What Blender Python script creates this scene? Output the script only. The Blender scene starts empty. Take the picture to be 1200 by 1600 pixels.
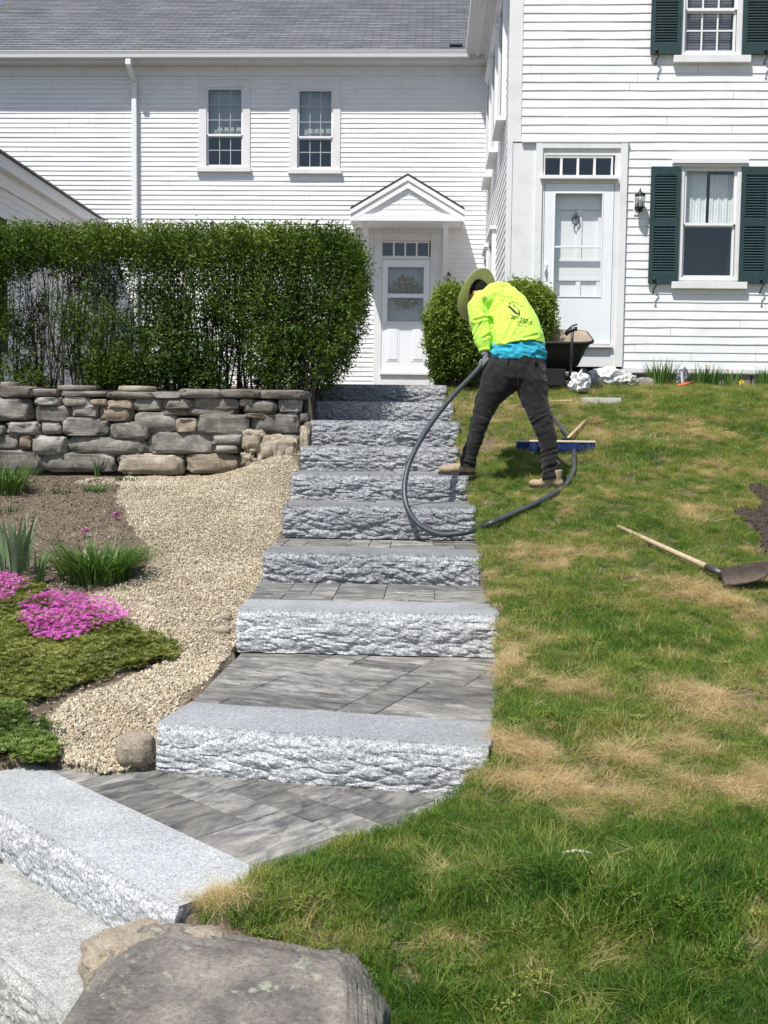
import bpy, bmesh, math, random
import numpy as np
from mathutils import Vector, Matrix, noise
R_=random.Random(7)
rng=np.random.default_rng(5)
scene=bpy.context.scene
COL=scene.collection
# ------------------------------------------------------------------ camera, world, sun, exposure
F=1700.0; YAW=math.radians(2.2); PIT=math.radians(4.06); ROLL=0.012
cd=bpy.data.cameras.new("camera"); cam=bpy.data.objects.new("camera",cd); COL.objects.link(cam)
cd.sensor_fit='VERTICAL'; cd.sensor_height=36.0; cd.lens=F/1600*36; cd.clip_start=0.05; cd.clip_end=2000
CR=Matrix.Rotation(YAW,3,'Z')@Matrix.Rotation(math.pi/2-PIT,3,'X')@Matrix.Rotation(ROLL,3,'Z')
cam.matrix_world=CR.to_4x4(); scene.camera=cam
SUN=Vector((0.66,1.0,-2.15)).normalized()          # travel direction of sunlight
to_sun=-SUN
elev=math.asin(to_sun.z); azim=math.atan2(to_sun.x,to_sun.y)
w=bpy.data.worlds.new("World"); scene.world=w; w.use_nodes=True
wn=w.node_tree.nodes; bgn=wn["Background"]; sk=wn.new("ShaderNodeTexSky"); sk.sky_type='NISHITA'; sk.sun_disc=False
sk.sun_elevation=elev; sk.sun_rotation=azim; sk.air_density=1.0; sk.dust_density=1.0
w.node_tree.links.new(sk.outputs[0],bgn.inputs[0]); bgn.inputs[1].default_value=0.10
sd=bpy.data.lights.new("sun",'SUN'); sd.energy=5.0; sd.angle=math.radians(0.53); sd.color=(1,0.965,0.91)
so=bpy.data.objects.new("sun",sd); COL.objects.link(so); so.rotation_euler=SUN.to_track_quat('-Z','Y').to_euler()
scene.view_settings.view_transform='Standard'; scene.view_settings.look='None'; scene.view_settings.gamma=1.0
scene.view_settings.exposure=0.28
try:
    scene.cycles.use_denoising=True; scene.cycles.max_bounces=8; scene.cycles.transparent_max_bounces=16
    scene.cycles.caustics_reflective=False; scene.cycles.caustics_refractive=False
except Exception: pass

# ------------------------------------------------------------------ photo geometry helpers (pixel of the 1200x1600 photo -> ray from the eye at the origin)
def ray(px,py): return CR@Vector((px-600,-(py-800),-F))
def PY(px,py,Y): r=ray(px,py); return r*(Y/r.y)
def PX(px,py,X): r=ray(px,py); return r*(X/r.x)
def PZ(px,py,z): r=ray(px,py); return r*(z/r.z)
def SC(Y): return F/Y      # photo pixels per metre at depth Y

# ------------------------------------------------------------------ object helpers
def tag(o,label=None,cat=None,group=None,kind=None):
    if label: o['label']=label
    if cat: o['category']=cat
    if group: o['group']=group
    if kind: o['kind']=kind
    return o
def empty(name,loc,label,cat,group=None,rz=0):
    o=bpy.data.objects.new(name,None); COL.objects.link(o); o.location=loc; o.rotation_euler=(0,0,rz); o.empty_display_size=.1
    return tag(o,label,cat,group)
def link(name,me,mats,parent=None):
    o=bpy.data.objects.new(name,me); COL.objects.link(o)
    for m in (mats if isinstance(mats,(list,tuple)) else [mats]): me.materials.append(m)
    if parent is not None:
        o.parent=parent
        if parent.type=='EMPTY': o.matrix_parent_inverse=Matrix.LocRotScale(parent.location,parent.rotation_euler,parent.scale).inverted()
    return o
class MB:
    """collects simple solids in world coordinates"""
    def __init__(s): s.v=[];s.f=[];s.m=[];s.sm=[]
    def add(s,vs,fs,mi=0,smooth=False):
        b=len(s.v); s.v+= [tuple(v) for v in vs]
        for f in fs: s.f.append(tuple(b+i for i in f)); s.m.append(mi); s.sm.append(smooth)
    def box(s,x0,x1,y0,y1,z0,z1,mi=0):
        vs=[(x,y,z) for z in (z0,z1) for y in (y0,y1) for x in (x0,x1)]
        s.add(vs,[(0,2,3,1),(4,5,7,6),(0,1,5,4),(2,6,7,3),(0,4,6,2),(1,3,7,5)],mi)
    def obox(s,c,ax,ay,az,mi=0):
        c=Vector(c);ax,ay,az=Vector(ax),Vector(ay),Vector(az)
        vs=[c+ax*a+ay*b+az*d for d in (-1,1) for b in (-1,1) for a in (-1,1)]
        s.add(vs,[(0,2,3,1),(4,5,7,6),(0,1,5,4),(2,6,7,3),(0,4,6,2),(1,3,7,5)],mi)
    def bar(s,a,b,w,h,mi=0,up=(0,0,1)):
        a,b=Vector(a),Vector(b); d=(b-a); L=d.length; d.normalize(); u=Vector(up); x=d.cross(u)
        if x.length<1e-4: x=d.cross(Vector((0,1,0)))
        x.normalize(); u=x.cross(d).normalized()
        s.obox((a+b)/2,x*w/2,d*L/2,u*h/2,mi)
    def tube(s,pts,rad,n=10,mi=0,cap=True,smooth=True):
        pts=[Vector(p) for p in pts]; rads=rad if isinstance(rad,(list,tuple)) else [rad]*len(pts)
        vs=[];fs=[];prev=None
        for i,p in enumerate(pts):
            t=(pts[min(i+1,len(pts)-1)]-pts[max(i-1,0)]).normalized()
            if prev is None:
                x=t.cross(Vector((0,0,1)));
                if x.length<1e-3: x=t.cross(Vector((0,1,0)))
            else: x=prev-t*prev.dot(t)
            x.normalize(); prev=x; y=t.cross(x)
            for k in range(n):
                a=2*math.pi*k/n; vs.append(p+(x*math.cos(a)+y*math.sin(a))*rads[i])
        for i in range(len(pts)-1):
            for k in range(n): fs.append((i*n+k,i*n+(k+1)%n,(i+1)*n+(k+1)%n,(i+1)*n+k))
        if cap: fs.append(tuple(range(n-1,-1,-1))); fs.append(tuple((len(pts)-1)*n+k for k in range(n)))
        s.add(vs,fs,mi,smooth)
    def lathe(s,c,prof,n=16,axis=(0,0,1),mi=0,smooth=True):
        c=Vector(c);ax=Vector(axis).normalized(); x=ax.cross(Vector((0,1,0)))
        if x.length<1e-3: x=ax.cross(Vector((1,0,0)))
        x.normalize(); y=ax.cross(x); vs=[];fs=[]
        for (r,h) in prof:
            for k in range(n):
                a=2*math.pi*k/n; vs.append(c+ax*h+(x*math.cos(a)+y*math.sin(a))*max(r,1e-4))
        for i in range(len(prof)-1):
            for k in range(n): fs.append((i*n+k,i*n+(k+1)%n,(i+1)*n+(k+1)%n,(i+1)*n+k))
        s.add(vs,fs,mi,smooth)
    def mesh(s,name):
        me=bpy.data.meshes.new(name); me.from_pydata(s.v,[],s.f)
        me.polygons.foreach_set('material_index',s.m); me.polygons.foreach_set('use_smooth',s.sm); me.update(); return me
    def build(s,name,mats,parent=None,bevel=0,recalc=True):
        me=s.mesh(name)
        if recalc:
            bm=bmesh.new(); bm.from_mesh(me); bmesh.ops.recalc_face_normals(bm,faces=bm.faces); bm.to_mesh(me); bm.free()
        o=link(name,me,mats,parent)
        if bevel:
            m=o.modifiers.new("bevel",'BEVEL'); m.width=bevel; m.segments=2; m.limit_method='ANGLE'; m.angle_limit=math.radians(40)
        return o
def np_mesh(name,V,Fc,tint=None,smooth=False,mi=None):
    """fast mesh from numpy verts (N,3) and uniform faces (M,k)"""
    V=np.asarray(V,dtype=np.float32); Fc=np.asarray(Fc,dtype=np.int32); k=Fc.shape[1]
    me=bpy.data.meshes.new(name); me.vertices.add(len(V)); me.vertices.foreach_set('co',V.ravel())
    me.loops.add(Fc.size); me.loops.foreach_set('vertex_index',Fc.ravel())
    me.polygons.add(len(Fc)); me.polygons.foreach_set('loop_start',np.arange(0,Fc.size,k,dtype=np.int32))
    me.polygons.foreach_set('loop_total',np.full(len(Fc),k,dtype=np.int32))
    me.polygons.foreach_set('use_smooth',np.full(len(Fc),smooth))
    if mi is not None: me.polygons.foreach_set('material_index',np.asarray(mi,dtype=np.int32))
    me.update(calc_edges=True)
    if tint is not None:
        a=me.attributes.new('tint','FLOAT','POINT'); a.data.foreach_set('value',np.asarray(tint,dtype=np.float32))
    me.validate(); return me
def rotmats(N,yaw,tilt,tdir):
    """rotation: yaw about z after tilting by 'tilt' towards direction tdir"""
    cy,sy=np.cos(yaw),np.sin(yaw); M=np.zeros((N,3,3)); M[:,0,0]=cy;M[:,0,1]=-sy;M[:,1,0]=sy;M[:,1,1]=cy;M[:,2,2]=1
    ax=np.stack([-np.sin(tdir),np.cos(tdir),np.zeros(N)],1); c=np.cos(tilt);s=np.sin(tilt)
    K=np.zeros((N,3,3)); K[:,0,1]=-ax[:,2];K[:,0,2]=ax[:,1];K[:,1,0]=ax[:,2];K[:,1,2]=-ax[:,0];K[:,2,0]=-ax[:,1];K[:,2,1]=ax[:,0]
    Rm=np.eye(3)[None]+s[:,None,None]*K+(1-c)[:,None,None]*(K@K)
    return Rm@M
def replicate(name,pv,pf,P,M,S,tint,mats,parent=None,smooth=False):
    pv=np.asarray(pv,float); pf=np.asarray(pf); N=len(P)
    V=np.einsum('nij,kj->nki',M,pv)*S[:,None,None]+P[:,None,:]
    Fc=(pf[None]+ (np.arange(N)*len(pv))[:,None,None]).reshape(-1,pf.shape[1])
    me=np_mesh(name,V.reshape(-1,3),Fc,np.repeat(tint,len(pv)),smooth)
    return link(name,me,mats,parent)

# ------------------------------------------------------------------ materials
def newmat(name):
    m=bpy.data.materials.new(name); m.use_nodes=True; nt=m.node_tree; b=nt.nodes['Principled BSDF']; return m,nt,b
class NT:
    def __init__(s,nt): s.nt=nt;s.n=nt.nodes;s.l=nt.links
    def lk(s,a,b): s.l.new(a,b)
    def val(s,x,inp):
        if hasattr(x,'is_linked') or hasattr(x,'links'): s.lk(x,inp)
        else: inp.default_value=x
    def coord(s,kind='Object'): return s.n.new('ShaderNodeTexCoord').outputs[kind]
    def geo(s,k='Position'): return s.n.new('ShaderNodeNewGeometry').outputs[k]
    def mapping(s,v,scale=(1,1,1),rot=(0,0,0),loc=(0,0,0)):
        m=s.n.new('ShaderNodeMapping'); s.lk(v,m.inputs[0]); m.inputs['Scale'].default_value=scale; m.inputs['Rotation'].default_value=rot; m.inputs['Location'].default_value=loc; return m.outputs[0]
    def noise(s,v,scale=5,detail=4,rough=.55,dist=0,out=0):
        n=s.n.new('ShaderNodeTexNoise'); s.lk(v,n.inputs['Vector']); n.inputs['Scale'].default_value=scale; n.inputs['Detail'].default_value=detail; n.inputs['Roughness'].default_value=rough; n.inputs['Distortion'].default_value=dist; return n.outputs[out]
    def vor(s,v,scale=5,feature='F1',out='Distance',rnd=1):
        n=s.n.new('ShaderNodeTexVoronoi'); n.feature=feature; s.lk(v,n.inputs['Vector']); n.inputs['Scale'].default_value=scale; n.inputs['Randomness'].default_value=rnd; return n.outputs[out]
    def ramp(s,f,stops,interp='LINEAR'):
        r=s.n.new('ShaderNodeValToRGB'); s.val(f,r.inputs[0]); cr=r.color_ramp; cr.interpolation=interp
        while len(cr.elements)>len(stops): cr.elements.remove(cr.elements[-1])
        while len(cr.elements)<len(stops): cr.elements.new(0.5)
        for e,(p,c) in zip(cr.elements,stops):
            e.position=p; e.color=(c,c,c,1) if isinstance(c,(int,float)) else (*c,1)
        return r.outputs[0]
    def mix(s,f,a,b,mode='MIX'):
        m=s.n.new('ShaderNodeMix'); m.data_type='RGBA'; m.blend_type=mode; s.val(f,m.inputs[0])
        for x,i in ((a,6),(b,7)):
            if isinstance(x,(tuple,list)): m.inputs[i].default_value=(*x,1) if len(x)==3 else x
            elif isinstance(x,(int,float)): m.inputs[i].default_value=(x,x,x,1)
            else: s.lk(x,m.inputs[i])
        return m.outputs[2]
    def math(s,op,a,b=0.0,c=None):
        m=s.n.new('ShaderNodeMath'); m.operation=op; s.val(a,m.inputs[0]); s.val(b,m.inputs[1])
        if c is not None: s.val(c,m.inputs[2])
        return m.outputs[0]
    def bump(s,h,strength=.3,dist=.01,normal=None):
        b=s.n.new('ShaderNodeBump'); s.val(h,b.inputs['Height']); b.inputs['Strength'].default_value=strength; b.inputs['Distance'].default_value=dist
        if normal is not None: s.lk(normal,b.inputs['Normal'])
        return b.outputs[0]
    def attr(s,name,kind='GEOMETRY',out='Fac'):
        a=s.n.new('ShaderNodeAttribute'); a.attribute_name=name; a.attribute_type=kind; return a.outputs[out]
def plain(name,col,rough=.6,metal=0,var=.12,nscale=8,bump=0,bscale=60,spec=.5,coat=0):
    m,nt,b=newmat(name); t=NT(nt); c=t.coord()
    nz=t.noise(c,nscale,5)
    lo=tuple(x*(1-var) for x in col); hi=tuple(min(1,x*(1+var)) for x in col)
    t.lk(t.ramp(nz,[(.3,lo),(.7,hi)]),b.inputs['Base Color'])
    b.inputs['Roughness'].default_value=rough; b.inputs['Metallic'].default_value=metal; b.inputs['Specular IOR Level'].default_value=spec
    if coat: b.inputs['Coat Weight'].default_value=coat
    if bump: t.lk(t.bump(t.noise(c,bscale,6,.6),bump,.005),b.inputs['Normal'])
    return m
def leafmat(name,c0,c1,c2,trans=.35,rough=.45,attr='GEOMETRY',spec=.4):
    m,nt,b=newmat(name); t=NT(nt); a=t.attr('tint',attr)
    col=t.ramp(a,[(0,c0),(.5,c1),(1,c2)])
    t.lk(col,b.inputs['Base Color']); b.inputs['Roughness'].default_value=rough; b.inputs['Specular IOR Level'].default_value=spec
    tr=t.n.new('ShaderNodeBsdfTranslucent'); t.lk(t.mix(.5,col,t.mix(1,col,(1.3,1.3,.5),'MULTIPLY')),tr.inputs[0])
    mx=t.n.new('ShaderNodeMixShader'); mx.inputs[0].default_value=trans; t.lk(b.outputs[0],mx.inputs[1]); t.lk(tr.outputs[0],mx.inputs[2])
    t.lk(mx.outputs[0],nt.nodes['Material Output'].inputs[0]); return m
def paint(name,col=.8,dirt=.1,scale=3):
    m,nt,b=newmat(name); t=NT(nt); p=t.geo()
    n1=t.noise(p,scale,6,.6); n2=t.noise(t.mapping(p,(1,1,9)),14,5,.7)
    c=(col,col*1.0,col*1.005) if isinstance(col,float) else col
    d=tuple(x*(1-dirt*2.2) for x in c); d=(d[0]*1.0,d[1]*.99,d[2]*.95)
    base=t.mix(t.ramp(n1,[(.5,0.0),(.8,.55)]),c,d)
    base=t.mix(t.ramp(n2,[(.62,0.0),(.8,.5)]),base,tuple(x*.8 for x in c))
    t.lk(base,b.inputs['Base Color']); b.inputs['Roughness'].default_value=.55; b.inputs['Specular IOR Level'].default_value=.35
    t.lk(t.bump(n2,.15,.004),b.inputs['Normal']); return m
def glassmat(name,trans=.8,tint=(1,1,1)):
    m,nt,b=newmat(name); t=NT(nt)
    gl=t.n.new('ShaderNodeBsdfGlossy'); gl.inputs['Roughness'].default_value=.02; gl.inputs[0].default_value=(1,1,1,1)
    tr=t.n.new('ShaderNodeBsdfTransparent'); tr.inputs[0].default_value=(*tint,1)
    g=t.n.new('ShaderNodeNewGeometry'); dt=t.n.new('ShaderNodeVectorMath'); dt.operation='DOT_PRODUCT'; t.lk(g.outputs['Normal'],dt.inputs[0]); t.lk(g.outputs['Incoming'],dt.inputs[1])
    k=t.math('POWER',t.math('SUBTRACT',1.0,t.math('ABSOLUTE',dt.outputs['Value'])),5.0); frv=t.math('ADD',.075,t.math('MULTIPLY',k,.9))
    t.lk(t.bump(t.noise(t.geo(),3,3),.06,.02),gl.inputs['Normal'])
    f=t.math('ADD',frv,1-trans)
    mx=t.n.new('ShaderNodeMixShader'); t.lk(f,mx.inputs[0]); t.lk(tr.outputs[0],mx.inputs[1]); t.lk(gl.outputs[0],mx.inputs[2])
    t.lk(mx.outputs[0],nt.nodes['Material Output'].inputs[0]); nt.nodes.remove(b); return m
M={}
M['paint']=paint('white_paint',.80,.10); M['trim']=paint('trim_paint',.82,.07,2); M['oldpaint']=paint('worn_trim_paint',.74,.14,4)
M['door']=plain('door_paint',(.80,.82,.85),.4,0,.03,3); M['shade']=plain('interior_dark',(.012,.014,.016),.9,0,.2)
M['curtain']=plain('curtain_cloth',(.72,.77,.76),.9,0,.1,4); M['blind']=plain('blind_slats',(.42,.43,.44),.6,0,.05)
M['green']=plain('shutter_green',(.014,.042,.045),.55,0,.25,12,.15); M['black']=plain('black_iron',(.02,.02,.022),.4,.3,.2)
M['pane']=glassmat('window_glass',.99); M['lampglass']=glassmat('lamp_glass',.9)
def shingles():
    m,nt,b=newmat('asphalt_shingles'); t=NT(nt); uv=t.coord('UV')
    br=t.n.new('ShaderNodeTexBrick'); t.lk(uv,br.inputs[0]); br.inputs['Scale'].default_value=1; br.inputs['Mortar Size'].default_value=.006; br.inputs['Mortar Smooth'].default_value=.1
    br.inputs['Brick Width'].default_value=.30; br.inputs['Row Height'].default_value=.135; br.inputs['Color1'].default_value=(.115,.12,.13,1); br.inputs['Color2'].default_value=(.175,.18,.19,1); br.inputs['Mortar'].default_value=(.035,.035,.04,1)
    n=t.noise(uv,1.2,5,.6); g=t.noise(uv,90,3,.7)
    c=t.mix(1,br.outputs[0],t.ramp(n,[(.3,.82),(.7,1.18)]),'MULTIPLY'); c=t.mix(1,c,t.ramp(g,[(.3,.75),(.7,1.3)]),'MULTIPLY')
    st=t.noise(t.mapping(uv,(1,.15,1)),3,4); c=t.mix(t.ramp(st,[(.6,0.0),(.75,.35)]),c,(.16,.12,.10))
    t.lk(c,b.inputs['Base Color']); b.inputs['Roughness'].default_value=.9
    t.lk(t.bump(g,.3,.003),b.inputs['Normal']); return m
M['shingle']=shingles()
def granite(name,dark,light,wet,face,cs=1.0):
    m,nt,b=newmat(name); t=NT(nt); p=t.geo()
    a=t.noise(p,330*cs,2,.6); v=t.vor(p,210*cs,out='Color'); vs=t.n.new('ShaderNodeSeparateColor'); t.lk(v,vs.inputs[0])
    mid=tuple((x+y)/2 for x,y in zip(dark,light))
    c=t.ramp(vs.outputs[0],[(0,dark),(.17,dark),(.24,mid),(.6,mid),(.7,light),(1,light)])
    c=t.mix(.45,c,t.ramp(a,[(.36,tuple(x*.5 for x in dark)),(.5,mid),(.66,tuple(min(1,x*1.25) for x in light))]))
    big=t.noise(p,2.2,5,.6); c=t.mix(1,c,t.ramp(big,[(.3,.80),(.7,1.16)]),'MULTIPLY')
    md=t.noise(p,28,4,.7); c=t.mix(1,c,t.ramp(md,[(.32,.74 if face else .9),(.68,1.14 if face else 1.06)]),'MULTIPLY')
    if wet: c=t.mix(1,c,(wet,wet,wet*1.03),'MULTIPLY')
    t.lk(c,b.inputs['Base Color']); b.inputs['Roughness'].default_value=.75 if not wet else .5
    t.lk(t.bump(t.noise(p,170 if face else 260,4,.7),.55 if face else .25,.004),b.inputs['Normal']); return m
M['g_top']=granite('granite_thermal_top',(.12,.125,.13),(.42,.43,.44),0,False)
M['g_face']=granite('granite_split_face',(.18,.185,.195),(.66,.67,.68),0,True,.62)
M['gw_top']=granite('granite_top_damp',(.08,.083,.09),(.28,.29,.30),0,False)
M['gw_face']=granite('granite_face_damp',(.065,.068,.074),(.46,.47,.49),0,True,.42)
M['old_granite']=granite('old_pale_granite',(.17,.17,.165),(.50,.50,.48),0,True)
M['g_bright']=granite('granite_dry_top',(.16,.165,.17),(.56,.57,.58),0,False)
def paver():
    m,nt,b=newmat('charcoal_blend_paver'); t=NT(nt); o=t.coord('Object'); r=t.attr('tint')
    cmb=t.n.new('ShaderNodeCombineXYZ'); t.lk(t.math('MULTIPLY',r,37.0),cmb.inputs[2]); t.lk(t.math('MULTIPLY',r,11.0),cmb.inputs[1])
    add=t.n.new('ShaderNodeVectorMath'); add.operation='ADD'; t.lk(t.mapping(o,(3.4,8.5,1)),add.inputs[0]); t.lk(cmb.outputs[0],add.inputs[1])
    s=t.noise(add.outputs[0],1.7,8,.74,.5)
    c=t.ramp(s,[(.36,(.058,.058,.059)),(.46,(.125,.123,.119)),(.54,(.215,.208,.194)),(.66,(.37,.35,.315))])
    c=t.mix(1,c,t.ramp(r,[(0,.60),(1,1.30)]),'MULTIPLY')
    g=t.noise(o,160,3,.7); c=t.mix(1,c,t.ramp(g,[(.3,.82),(.7,1.15)]),'MULTIPLY')
    d=t.noise(t.geo(),3.5,5); c=t.mix(t.ramp(d,[(.45,0.0),(.75,.5)]),c,(.27,.25,.22))
    t.lk(c,b.inputs['Base Color']); b.inputs['Roughness'].default_value=.72; t.lk(t.bump(g,.3,.003),b.inputs['Normal']); return m
M['paver']=paver(); M['joint']=plain('joint_sand',(.075,.07,.063),.95,0,.3,60)
def rockmat(name,c0,c1,c2,lichen=0.0,scale=1.0,rand=True):
    m,nt,b=newmat(name); t=NT(nt); p=t.geo(); n=t.noise(p,5*scale,8,.65,.4)
    oi=t.n.new('ShaderNodeObjectInfo'); 
    if rand:
        n=t.math('ADD',n,t.math('MULTIPLY',t.math('SUBTRACT',oi.outputs['Random'],.5),.22))
    c=t.ramp(n,[(.28,c0),(.5,c1),(.72,c2)])
    g=t.noise(p,90*scale,6,.75); gg=t.noise(p,420,3,.7); c=t.mix(1,c,t.ramp(g,[(.28,.45),(.5,1.0),(.7,1.35)]),'MULTIPLY'); c=t.mix(1,c,t.ramp(gg,[(.35,.72),(.65,1.25)]),'MULTIPLY')
    st=t.noise(t.mapping(p,(2,2,14)),3*scale,6,.6); c=t.mix(1,c,t.ramp(st,[(.3,.75),(.65,1.12)]),'MULTIPLY')
    if lichen:
        l=t.noise(p,11,7,.72,.3); c=t.mix(t.ramp(l,[(.58,0.0),(.64,lichen)]),c,(.40,.41,.31))
        l2=t.vor(p,9); l3=t.noise(p,30,4); c=t.mix(t.ramp(t.math('ADD',l2,t.math('MULTIPLY',l3,.25)),[(.20,lichen),(.25,0.0)]),c,(.36,.37,.35))
    t.lk(c,b.inputs['Base Color']); b.inputs['Roughness'].default_value=.88
    t.lk(t.bump(t.math('ADD',g,t.math('MULTIPLY',st,.8)),.8,.012),b.inputs['Normal']); return m
M['rock']=rockmat('fieldstone',(.10,.09,.075),(.25,.235,.205),(.44,.42,.37),.45)
M['rock_warm']=rockmat('warm_fieldstone',(.19,.145,.10),(.34,.28,.21),(.46,.41,.33),.15)
M['rock_slab']=rockmat('slate_capstone',(.12,.10,.085),(.21,.185,.16),(.30,.275,.25),.1)
M['boulder']=rockmat('lichened_boulder',(.10,.092,.080),(.20,.185,.16),(.36,.315,.26),.75,.7,False)
M['tanrock']=rockmat('tan_rock',(.26,.21,.15),(.38,.32,.24),(.50,.44,.35),0,1,False)

# ------------------------------------------------------------------ terrain heights
def interp(x,tab): return np.interp(x,[a for a,_ in tab],[b for _,b in tab])
LAWN=[(-40,-2.1),(1.6,-1.82),(2.3,-1.70),(2.9,-1.545),(3.3,-1.40),(3.7,-1.37),(4.0,-1.31),(4.3,-1.235),(4.8,-1.15),(5.85,-1.0),(7,-.80),(8,-.585),(8.7,-.42),(9.7,-.2),(10.3,-.01),(11.1,.2),(11.9,.40),(12.6,.53),(13.4,.61),(13.9,.63),(40,.7)]
GARD=[(-40,-2.1),(2.2,-1.83),(3.1,-1.80),(3.7,-1.66),(4.05,-1.45),(4.4,-1.37),(4.8,-1.31),(5.5,-1.21),(6.2,-1.11),(7,-.98),(8,-.77),(8.7,-.62),(9.6,-.49),(10.3,-.43),(10.46,-.43),(10.56,.36),(12,.48),(14,.6),(40,.7)]
EDGE_L=[(3.0,-1.2),(4.3,-1.42),(4.6,-1.20),(4.9,-1.13),(5.85,-1.02),(8.7,-1.08),(11.9,-1.17),(14,-1.17)]
def terr(x,y):
    x=np.asarray(x,float);y=np.asarray(y,float)
    zl=interp(y,LAWN); zg=interp(y,GARD)
    # mound of gravel beside the upper steps
    zg=zg+0.26*np.exp(-((x+1.25)/.55)**2-((y-9.9)/.75)**2)*(y<10.5)
    t=np.clip((x+0.9)/.6,0,1); t=np.where(y<3.9,np.clip((x+.84)/.14,0,1),t)
    z=zg*(1-t)+zl*t
    z=z+.018*np.sin(x*2.1+y*1.3)*np.sin(y*2.7-x)*np.clip((x-.5),0,1)*np.clip((13-y),0,1)
    return z
def PG(px,py):
    r=ray(px,py); r=r/r.y; lo=2.0
    ys=np.linspace(1.5,16,1500); zz=terr(r.x*ys,ys)-r.z*ys
    i=np.argmax(zz>0); 
    return Vector((r.x*ys[i],ys[i],float(terr(r.x*ys[i],ys[i]))))
def gpoly(pts): return np.array([PG(*p)[:2] for p in pts])
def inpoly(x,y,poly):
    x=np.asarray(x);y=np.asarray(y);ins=np.zeros(x.shape,bool);n=len(poly);j=n-1
    for i in range(n):
        xi,yi=poly[i];xj,yj=poly[j]
        c=((yi>y)!=(yj>y))&(x<(xj-xi)*(y-yi)/(yj-yi+1e-12)+xi); ins^=c; j=i
    return ins
def fbm(x,y,s,seed=0):
    """cheap value noise, vectorised"""
    out=0;amp=1;tot=0
    for o in range(4):
        fx=x*s*2**o+seed*17.3;fy=y*s*2**o-seed*9.1
        ix=np.floor(fx);iy=np.floor(fy);tx=fx-ix;ty=fy-iy;tx=tx*tx*(3-2*tx);ty=ty*ty*(3-2*ty)
        h=lambda a,b:(np.sin(a*127.1+b*311.7+seed*7)*43758.5453)%1.0
        out=out+amp*((h(ix,iy)*(1-tx)+h(ix+1,iy)*tx)*(1-ty)+(h(ix,iy+1)*(1-tx)+h(ix+1,iy+1)*tx)*ty); tot+=amp; amp*=.5
    return out/tot

def bumps(x,y):
    b=(fbm(x,y,6,1)-.5)*.035
    l=np.clip((x-.2)/.2,0,1)*np.clip((y-3.9)/.2,0,1)
    b=b+l*((fbm(x,y,3.2,12)-.5)*.09)+.05*np.exp(-((x-.42)/.14)**2-((y-4.35)/.28)**2)
    b=b+.065*np.exp(-((x+.56)/.14)**2-((y-3.13)/.12)**2)
    return b*(y<14)*(y>2)*(x>-6)*(x<8)
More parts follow.
